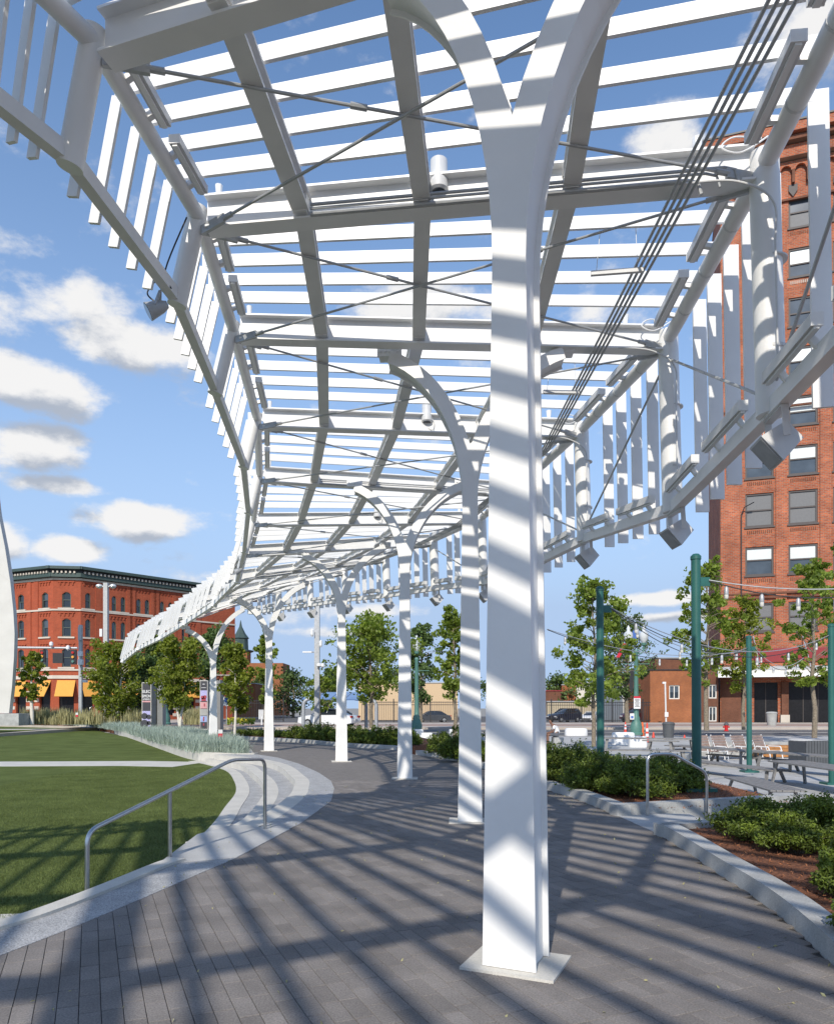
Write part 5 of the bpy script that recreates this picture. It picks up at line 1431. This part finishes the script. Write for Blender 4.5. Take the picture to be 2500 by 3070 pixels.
# poster kiosks
def text(body, size, loc, m, parent, rz=0.0, name='lettering', sx=1.0):
    cu = bpy.data.curves.new(name, 'FONT'); cu.body = body; cu.size = size; cu.align_x = 'CENTER'; cu.align_y = 'CENTER'; cu.extrude = .004; cu.offset = size * .02
    cu.resolution_u = 3
    tmp = bpy.data.objects.new('tmp', cu); COL.objects.link(tmp)
    dg = bpy.context.evaluated_depsgraph_get(); me = bpy.data.meshes.new_from_object(tmp.evaluated_get(dg))
    bpy.data.objects.remove(tmp); me.materials.clear(); me.materials.append(m)
    o = bpy.data.objects.new(name, me); COL.objects.link(o); o.parent = parent
    o.location = loc; o.rotation_euler = (math.radians(90), 0, rz); o.scale = (sx, 1, 1)
    return o
def kiosk(px0, px1, px2, yt, yb, d, label, rows):
    s = F / d; b0 = D(px0, yb, d); h = (yb - yt) / s; w = (px1 - px0) / s
    t_ = thing('poster_kiosk', label, 'kiosk', b0, 0, 'stone poster kiosks')
    dep = (px2 - px1) / s / .55
    ca = .42
    MB().hexa([(0, .0, 0), (w, 0, 0), (w + (px2 - px1) / s * .45, dep, 0), ((px2 - px1) / s * .45 - 0, dep, 0), (0, 0, h), (w, 0, h), (w + (px2 - px1) / s * .45, dep, h), ((px2 - px1) / s * .45, dep, h)]).build('slab', kgrey, t_, local=True)
    x1 = w + (px2 - px1) / s * .40
    MB().hexa([(x1, dep * .55, 0), (x1 + .02 + (px2 - px1) / s * .5, dep * .8, 0), (x1 + (px2 - px1) / s * .5, dep * 1.6, 0), (x1, dep * 1.4, 0), (x1, dep * .55, h + .02), (x1 + .02 + (px2 - px1) / s * .5, dep * .8, h + .02), (x1 + (px2 - px1) / s * .5, dep * 1.6, h + .02), (x1, dep * 1.4, h + .02)]).build('slab', kgrey, t_, local=True)
    MB().box((w / 2, -.02, h / 2 + .02), (w, .05, h - .05)).build('frame', cream, t_, local=True)
    bp = MB().box((w / 2, -.05, h / 2 + .03), (w * .88, .02, h * .955)).build('poster', pdark, t_, local=True)
    for (f0, f1, m) in rows:
        MB().box((w / 2, -.064, h * (1 - (f0 + f1) / 2)), (w * .86, .012, h * (f1 - f0))).build('picture', m, t_, local=True)
    return t_, w, h, bp
t_, w, h, bp = kiosk(427, 455, 478, 2046, 2184, 46, 'nearer-left poster kiosk with white lettering over a dark poster', ((.40, .43, ppink), (.62, .97, plil)))
text('ELEC', h * .085, (w / 2, -.068, h * .80), signw, t_, sx=.9); text('SIMON', h * .085, (w / 2, -.068, h * .70), signw, t_, sx=.72); text('& FRIENDS', h * .05, (w / 2, -.068, h * .632), signw, t_, sx=.62)
m_ = MB()
for (fx, fz, r_) in ((.3, .27, .09), (.75, .25, .07), (.78, .12, .06), (.3, .1, .12)):
    m_.tube([(w * fx, -.07, h * fz), (w * fx, -.078, h * fz)], r_ * 2.2, 12)
m_.build('figures', pdark, t_, local=True, kind='stuff')
t_, w, h, bp = kiosk(601, 624, 652, 2040, 2190, 41, 'poster kiosk beside the last column with a column of small pictures', ((.20, .41, plil), (.43, .56, ppink), (.57, .70, kgrey), (.71, .83, pblue)))
m_ = MB(); m_.tube([(w * .35, -.07, h * .66), (w * .35, -.08, h * .66)], .10, 10); m_.tube([(w * .65, -.07, h * .67), (w * .65, -.08, h * .67)], .10, 10); m_.box((w * .5, -.075, h * .62), (w * .6, .01, h * .06)); m_.box((w * .5, -.075, h * .12), (w * .16, .01, h * .05)); m_.box((w * .6, -.075, h * .51), (w * .15, .01, h * .06)); m_.box((w * .5, -.075, h * .23), (w * .15, .01, h * .09))
m_.build('figures', pred, t_, local=True, kind='stuff')
MB().box((w * .5, -.07, h * .925), (w * .3, .01, h * .012)).build('emblem', signw, t_, local=True); MB().box((w * .5, -.07, h * .855), (w * .6, .01, h * .008)).build('text_line', signw, t_, local=True)
# little signs in the fescue, parking sign
for px, yt, yb, d, lb in ((662, 2190, 2247, 29, 'small maroon sign on a short stake in the blue grass by the last column'), (232, 2138, 2172, 52, 'small maroon sign on a stake at the foot of the slimmer grey pole')):
    s = F / d; q = D(px, yt, d); t_ = thing('stake_sign', lb, 'sign', D(px, yb, d), 0)
    MB().tube([D(px, yb, d), D(px, yt, d)], .012, 6).build('stake', dark, t_)
    MB().box(q + Vector((0, -.02, -.04)), (.17, .02, .15)).build('panel', signw if False else greyw, t_); MB().box(q + Vector((0, -.02, -.19)), (.17, .02, .14)).build('panel', signr, t_)
t_ = thing('parking_sign', 'white parking sign with a blue disc beside the last column', 'sign', D(682, 2175, 60)); q = D(680, 2102, 60)
MB().box(q, (.75, .03, .75)).build('panel', signw, t_); MB().tube([q + Vector((0, -.03, .08)), q + Vector((0, -.05, .08))], .2, 16).build('disc', signb, t_); MB().tube([D(680, 2175, 60), q], .04, 6).build('stake', galv, t_)
t_ = thing('barrier_board', 'white striped board on a leg in front of the distant fence', 'sign', D(785, 2172, 62)); q = D(785, 2142, 62)
for k in range(6):
    MB().box(q + Vector((-.22 + .09 * k, 0, 0)), (.06, .03, .82)).build('slat', signw, t_)
MB().box(q + Vector((0, .02, 0)), (.52, .02, .7)).build('panel', galv, t_); MB().box(D(785, 2168, 62) + Vector((0, 0, .2)), (.1, .08, .7)).build('leg', plast, t_)

# white arch leg on a plinth at the left edge
t_ = thing('white_arch', 'tall curved white concrete arch leg on a grey plinth at the edge of the lawn', 'sculpture', D(20, 2172, 56))
s = F / 56
outer = [(-38, 1180), (-15, 1400), (2, 1540), (22, 1640), (38, 1745), (47, 1830), (51, 1900), (49, 1970), (43, 2060), (34, 2138)]
inner = [(-90, 1180), (-62, 1400), (-40, 1540), (-18, 1700), (-4, 1800), (-2, 1880), (-3, 1960), (-12, 2060), (-22, 2138)]
def pan(pl, m, nm, dd, dep): return MB().slab([D(px - 6, py, dd) for px, py in pl], (0, dep, 0)).build(nm, m, t_)
cut = 5
pan(outer[:5] + inner[:4][::-1], mat('arch_concrete', (.62, .60, .56), rough=.7, var=.07, scale=.7, bump=.003), 'upper_leg', 54.5, .5)
pan(outer[4:] + inner[3:][::-1], MATS['arch_concrete'], 'lower_leg', 54.52, .46)
MB().box(D(-12, 2157, 55) + Vector((0, .4, 0)), (4.1, 2.0, .9)).build('plinth', conc2, t_)

# pods, cones, bins, hydrant
def pod(px0, px1, yt, yb, z0, label, taper=.12):
    s = (HY - yb) / (z0 - EYE); d = F / s; w = (px1 - px0) / s; h = (yb - yt) / s; x = ((px0 + px1) / 2 - 1250) / s
    t_ = thing('pod_bench', label, 'bench', (x, d, z0), 0, 'moulded white benches')
    P = []; n = 32
    prof = [(1.0, 0), (1.01, .12), (.97, .7), (.93, .9), (.84, .985), (.6, 1.0)]
    for f, z in prof:
        for j in range(n):
            a = 2 * math.pi * (j + .5) / n; c, s2 = math.cos(a), math.sin(a); e = .6
            P.append((math.copysign(abs(c) ** e, c) * w / 2 * f, math.copysign(abs(s2) ** e, s2) * w * .28 * f, h * z))
    fs = [(i * n + j, i * n + (j + 1) % n, (i + 1) * n + (j + 1) % n, (i + 1) * n + j) for i in range(len(prof) - 1) for j in range(n)] + [tuple(range(n))[::-1], tuple(range((len(prof) - 1) * n, len(prof) * n))]
    MB().add(P, fs).build('shell', plast, t_, local=True, smooth=True)
pod(1692, 1760, 2183, 2206, -.35, 'low white seat between the seated person and the slim maple')
pod(1833, 1902, 2195, 2232, -.35, 'largest white seat left of the green lamp post base')
pod(1884, 1938, 2207, 2240, -.35, 'white seat in front of the street lamp base next to the cones')
pod(1232, 1270, 2186, 2213, -.35, 'white seat behind the third column')
pod(1262, 1298, 2197, 2221, -.35, 'small white seat in front of the one by the third column')
pod(1345, 1372, 2186, 2205, -.35, 'white seat showing just left of the second column')
def cone(px, yt, yb, w, m, label, bands):
    s = (yb - HY) / (EYE + .35); d = F / s; h = (yb - yt) / s; wd = w / s; x = (px - 1250) / s
    t_ = thing('traffic_cone', label, 'cone', (x, d, -.35), 0, 'orange cones by the street lamp')
    MB().lathe((x, d, -.35), [(wd / 2, 0), (wd / 2, .03), (wd * .36, .05), (wd * .14, h * .96), (wd * .1, h)], 14).build('body', m, t_, smooth=True)
    for (a, b2) in bands:
        ra, rb_ = wd * (.36 - .22 * a) + .006, wd * (.36 - .22 * b2) + .006
        MB().lathe((x, d, -.35), [(ra, h * a), (rb_, h * b2)], 14).build('band', signw, t_)
    MB().box((x, d, -.335), (wd * 1.05, wd * 1.05, .03)).build('foot', m if bands == () else dark, t_)
cone(1874, 2164, 2196, 12, coneR, 'slim banded marker post left of the lamp base', ((.3, .48), (.6, .75)))
cone(1925, 2165, 2213, 18, coneO, 'tall plain orange cone against the lamp base', ())
cone(1939, 2167, 2226, 17, coneR, 'tall banded cone nearest to the terrace table', ((.3, .45), (.56, .72)))
cone(1958, 2195, 2215, 13, coneR, 'small faded orange cone beside the tall banded one', ())
cone(2004, 2198, 2217, 14, coneO, 'small bright orange cone in front of the dark bin', ())
cone(2051, 2203, 2217, 11, coneR, 'smallest orange cone alone right of the dark bin', ())
def bin_(px, yt, yb, w, z0, label, m, prof=None, nm='litter_bin'):
    s = (yb - HY) / (EYE - z0); d = F / s; h = (yb - yt) / s; r_ = w / s / 2; x = (px - 1250) / s
    t_ = thing(nm, label, 'bin', (x, d, z0))
    MB().lathe((x, d, z0), [(r_ * .78, 0), (r_ * .95, h * .86), (r_ * 1.03, h * .87), (r_ * 1.03, h * .92)], 20).build('drum', m, t_, smooth=True)
    MB().lathe((x, d, z0 + h * .92), [(r_ * 1.0, 0), (r_ * .85, h * .07), (r_ * .3, h * .1), (r_ * .28, h * .1)], 20).build('lid', m, t_, smooth=True)
bin_(2003, 2165, 2218, 36, -.35, 'dark tapered litter bin standing among the small cones', trashm)
bin_(2312, 2134, 2175, 32, -.16, 'pale concrete planter bin on the far pavement in front of the tower door', kgrey)
q = W(2176, 2192, -.35); q.z = -.35; t_ = thing('fire_hydrant', 'red fire hydrant with a dark cap on the kerb beyond the loungers', 'hydrant', q)
MB().lathe(q, [(.19, 0), (.19, .06), (.13, .08), (.13, .42), (.17, .44), (.17, .5)], 14).build('barrel', hydR, t_, smooth=True)
MB().lathe(q + Vector((0, 0, .5)), [(.2, 0), (.2, .05), (.14, .16), (.06, .2), (.05, .27), (.02, .28)], 14).build('bonnet', trashm, t_, smooth=True)
MB().tube([q + Vector((-.26, 0, .34)), q + Vector((.26, 0, .34))], .065, 10).build('nozzle', hydR, t_)
t_ = thing('meter_pole', 'short pale lamp pole with a small notice in front of the brown brick shop', 'pole', D(1996, 2164, 80)); MB().tube([D(1996, 2166, 80), D(1993, 2048, 80)], .09, 8).build('pole', greyw, t_)
MB().box(D(1990, 2047, 80), (.35, .2, .2)).build('lamp', plast, t_); MB().box(D(1997, 2142, 79.8), (.38, .04, .5)).build('notice', signw, t_)

# ---- furniture on the terrace
def table(c, rz, ln, wd, h, label, cat, nm, z0, np_, group):
    t_ = thing(nm, label, cat, (c[0], c[1], z0), rz, group)
    pw = wd / np_
    for k in range(np_):
        MB().box((0, -wd / 2 + pw * (k + .5), h - .025), (ln + .03 * ((k * 7) % 3 - 1), pw - .012, .045)).build('plank', wood, t_, local=True)
    for sx in (-1, 1):
        x = sx * (ln / 2 - .35)
        for sy in (-1, 1):
            MB().bar((x, sy * (wd / 2 - .14), h - .05), (x + sx * .1, sy * (wd / 2 - .02), 0), .055, .11, up=(1, 0, 0)).build('leg', wood, t_, local=True)
        MB().bar((x, -wd / 2 + .08, h - .07), (x, wd / 2 - .08, h - .07), .07, .05).build('crosspiece', galv, t_, local=True)
def dirz(a, b2): return math.atan2(b2[1] - a[1], b2[0] - a[0])
G2, G3 = 'slatted picnic tables', 'slatted benches'
def tb_(a, b2, wd, h, label, cat, nm, z0, np_, g):
    a = Vector(a); b2 = Vector(b2); c = (a + b2) / 2
    table(c, dirz(a, b2), (b2 - a).length, wd, h, label, cat, nm, z0, np_, g)
TZ = -.9
tb_((11.9, 34.2), (13.6, 29.6), 1.0, .75, 'back end table of the long row below the loungers', 'table', 'picnic_table', TZ, 6, G2)
tb_((13.7, 29.3), (15.3, 25.4), 1.0, .75, 'front end table of the long row with its end towards the slatted box', 'table', 'picnic_table', TZ, 6, G2)
tb_((12.1, 24.2), (12.3, 19.2), 1.15, .75, 'wide picnic table nearest to the bushes', 'table', 'picnic_table', TZ, 7, G2)
tb_((7.2, 29.2), (10.9, 28.2), .75, .75, 'thin picnic table alone in front of the large white seat', 'table', 'picnic_table', -.35, 5, G2)
tb_((9.5, 21.7), (9.15, 18.1), .85, .45, 'bench closest to the bushes in front of the widest table', 'bench', 'bench', TZ, 6, G3)
tb_((10.5, 29.0), (11.9, 24.0), .8, .45, 'long bench on this side of the long table row', 'bench', 'bench', TZ, 6, G3)
tb_((12.9, 32.4), (14.7, 28.2), .5, .45, 'narrow bench between the long table row and the loungers', 'bench', 'bench', TZ, 4, G3)
tb_((6.4, 26.2), (9.6, 25.6), .45, .45, 'bench in front of the thin table over the bushes', 'bench', 'bench', -.35, 4, G3)
tb_((13.4, 19.6), (13.5, 17.0), .7, .45, 'bench cut off by the edge of the view', 'bench', 'bench', TZ, 5, G3)
tb_((10.3, 33.5), (11.6, 32.6), .4, .45, 'short bench by the low wall behind the long bench', 'bench', 'bench', -.35, 4, G3)
def lounger(px, yb, rz, label):
    s = (yb - HY) / (EYE - TZ); d = F / s; x = (px - 1250) / s
    t_ = thing('lounger', label, 'chair', (x, d, TZ), rz, 'wooden loungers with white frames')
    for k in range(6):
        z = .42 + k * .13; y = .38 + k * .05
        MB().box((0, y, z), (.94, .03, .115), R=Matrix.Rotation(math.radians(-20), 3, 'X')).build('back_slat', woodb, t_, local=True)
    for k in range(5):
        MB().box((0, .3 - k * .13, .36 + k * .012), (.94, .115, .03)).build('seat_slat', woodb, t_, local=True)
    for sx in (-1, 1):
        MB().tube(bend([(sx * .5, .72, 0), (sx * .5, .35, .62), (sx * .5, -.3, .62), (sx * .5, -.42, 0)], .08), .026, 8).build('frame', plast, t_, local=True, smooth=True)
        MB().bar((sx * .5, .36, .38), (sx * .5, -.38, .42), .04, .05).build('side_rail', plast, t_, local=True)
        MB().bar((sx * .44, .36, .36), (sx * .44, .68, 1.16), .04, .05).build('back_rail', plast, t_, local=True)
for k, (px, lb) in enumerate(((2128, 'lounger partly behind the tall green post'), (2183, 'second lounger of the row from the tall green post'), (2243, 'third lounger of the row from the tall green post'), (2303, 'lounger at the end of the row beside the orange box'))):
    lounger(px, 2277, math.radians(24 + 3 * k), lb)
t_ = thing('storage_box', 'orange-brown wooden box under the loungers', 'box', W(2350, 2272, TZ))
p = W(2350, 2272, TZ)
for k in range(4):
    MB().box((p.x, p.y + .6, TZ + .1 + k * .14), (2.6, .9, .13)).build('plank', woodo, t_)
t_ = thing('slatted_bin', 'pale grey slatted bin enclosure beside the loungers', 'bin', W(2412, 2290, TZ)); p = W(2412, 2290, TZ)
for k in range(13):
    a = 2 * math.pi * k / 13; q = p + Vector((math.cos(a) * .42, math.sin(a) * .42 + .4, 0))
    MB().bar(q, q + Vector((0, 0, 1.02)), .14, .03, up=(math.cos(a), math.sin(a), 0)).build('slat', galv, t_)
MB().lathe(p + Vector((0, .4, 1.02)), [(.5, 0), (.5, .04), (.3, .06)], 20).build('lid', greyw, t_)
t_ = thing('slatted_box', 'dark slatted timber box at the terrace edge next to the last green post', 'planter box', W(2465, 2300, TZ)); p = W(2465, 2300, TZ)
for k in range(12):
    MB().box((p.x - .65 + k * .118, p.y + .0, TZ + .55), (.1, .05, 1.1)).build('slat', trashm, t_)
MB().box((p.x, p.y + .75, TZ + .52), (1.4, 1.4, 1.02)).build('body', trashm, t_)

# ---- seated person in a white shirt
px, yb = 1664, 2232; s = (yb - HY) / (EYE + .35); d = F / s; x = (px - 1250) / s
per_ = thing('person', 'person in a white shirt sitting hunched forward with arms on knees behind the foreground column', 'person', (x, d, -.35))
def skinned(name, verts, edges, m, parent, sub=2):
    me = bpy.data.meshes.new(name); me.from_pydata([v[:3] for v in verts], edges, [])
    o = bpy.data.objects.new(name, me); COL.objects.link(o); o.parent = parent
    md = o.modifiers.new('skin', 'SKIN'); md.use_smooth_shade = True
    for i, v in enumerate(verts):
        me.skin_vertices[0].data[i].radius = (v[3], v[4] if len(v) > 4 else v[3])
    me.skin_vertices[0].data[0].use_root = True
    o.modifiers.new('sub', 'SUBSURF').levels = sub; o.modifiers['sub'].render_levels = sub
    me.materials.append(m); return o
# facing -x, leaning forward; local frame, seat height .45
B = [(.12, 0, .52, .15, .15), (.06, 0, .70, .14, .16), (-.04, 0, .88, .13, .17), (-.12, 0, 1.00, .10, .13), (-.18, 0, 1.07, .055), (-.24, 0, 1.13, .08, .075), (-.27, 0, 1.23, .10, .085), (-.25, 0, 1.30, .06)]
E = [(k, k + 1) for k in range(7)]
for sy in (-1, 1):
    b0 = len(B)
    B += [(.06, sy * .10, .50, .095), (-.20, sy * .15, .52, .08), (-.40, sy * .17, .52, .062), (-.40, sy * .17, .28, .05), (-.38, sy * .17, .08, .036), (-.46, sy * .18, .04, .035), (-.54, sy * .19, .03, .025)]
    E += [(0, b0)] + [(b0 + k, b0 + k + 1) for k in range(6)]
    b1 = len(B)
    B += [(-.10, sy * .19, .97, .062), (-.12, sy * .24, .80, .045), (-.16, sy * .25, .66, .038), (-.32, sy * .17, .62, .028), (-.40, sy * .10, .60, .024), (-.45, sy * .06, .59, .022)]
    E += [(3, b1)] + [(b1 + k, b1 + k + 1) for k in range(5)]
skinned('body', B, E, skin, per_)
Sv = [(.12, 0, .50, .165, .175), (.06, 0, .70, .16, .18), (-.04, 0, .88, .148, .19), (-.11, 0, .99, .115, .15), (-.09, -.19, .96, .078), (-.12, -.245, .80, .062), (-.09, .19, .96, .078), (-.12, .245, .80, .062)]
skinned('shirt', Sv, [(0, 1), (1, 2), (2, 3), (3, 4), (4, 5), (3, 6), (6, 7)], shirt, per_)
skinned('shorts', [(.12, 0, .49, .165, .17), (.04, -.1, .5, .11), (-.2, -.15, .52, .095), (-.36, -.165, .52, .08), (.04, .1, .5, .11), (-.2, .15, .52, .095), (-.36, .165, .52, .08)], [(0, 1), (1, 2), (2, 3), (0, 4), (4, 5), (5, 6)], jeans, per_)
skinned('hair', [(-.26, 0, 1.33, .085, .085), (-.21, 0, 1.28, .10, .09), (-.18, 0, 1.21, .08, .075)], [(0, 1), (1, 2)], hairm, per_)
for sy in (-1, 1):
    MB().tube([(-.352, sy * .035, 1.24), (-.36, sy * .035, 1.24)], .012, 8).build('eye', dark, per_, local=True)
    for k, (dy, ln) in enumerate(((-.03, .055), (-.01, .07), (.01, .066), (.028, .05))):
        y0 = sy * .06 + dy
        MB().tube([(-.45, y0, .60), (-.45 - ln * .6, y0, .585), (-.45 - ln, y0, .55)], [.01, .009, .007], 6).build('finger', skin, per_, local=True, smooth=True)
st_ = thing('stone_seat', 'low grey block the person in white is sitting on', 'seat', (x + .1, d, -.35)); MB().box((x + .12, d, -.16), (.5, .8, .38)).build('block', conc2, st_)
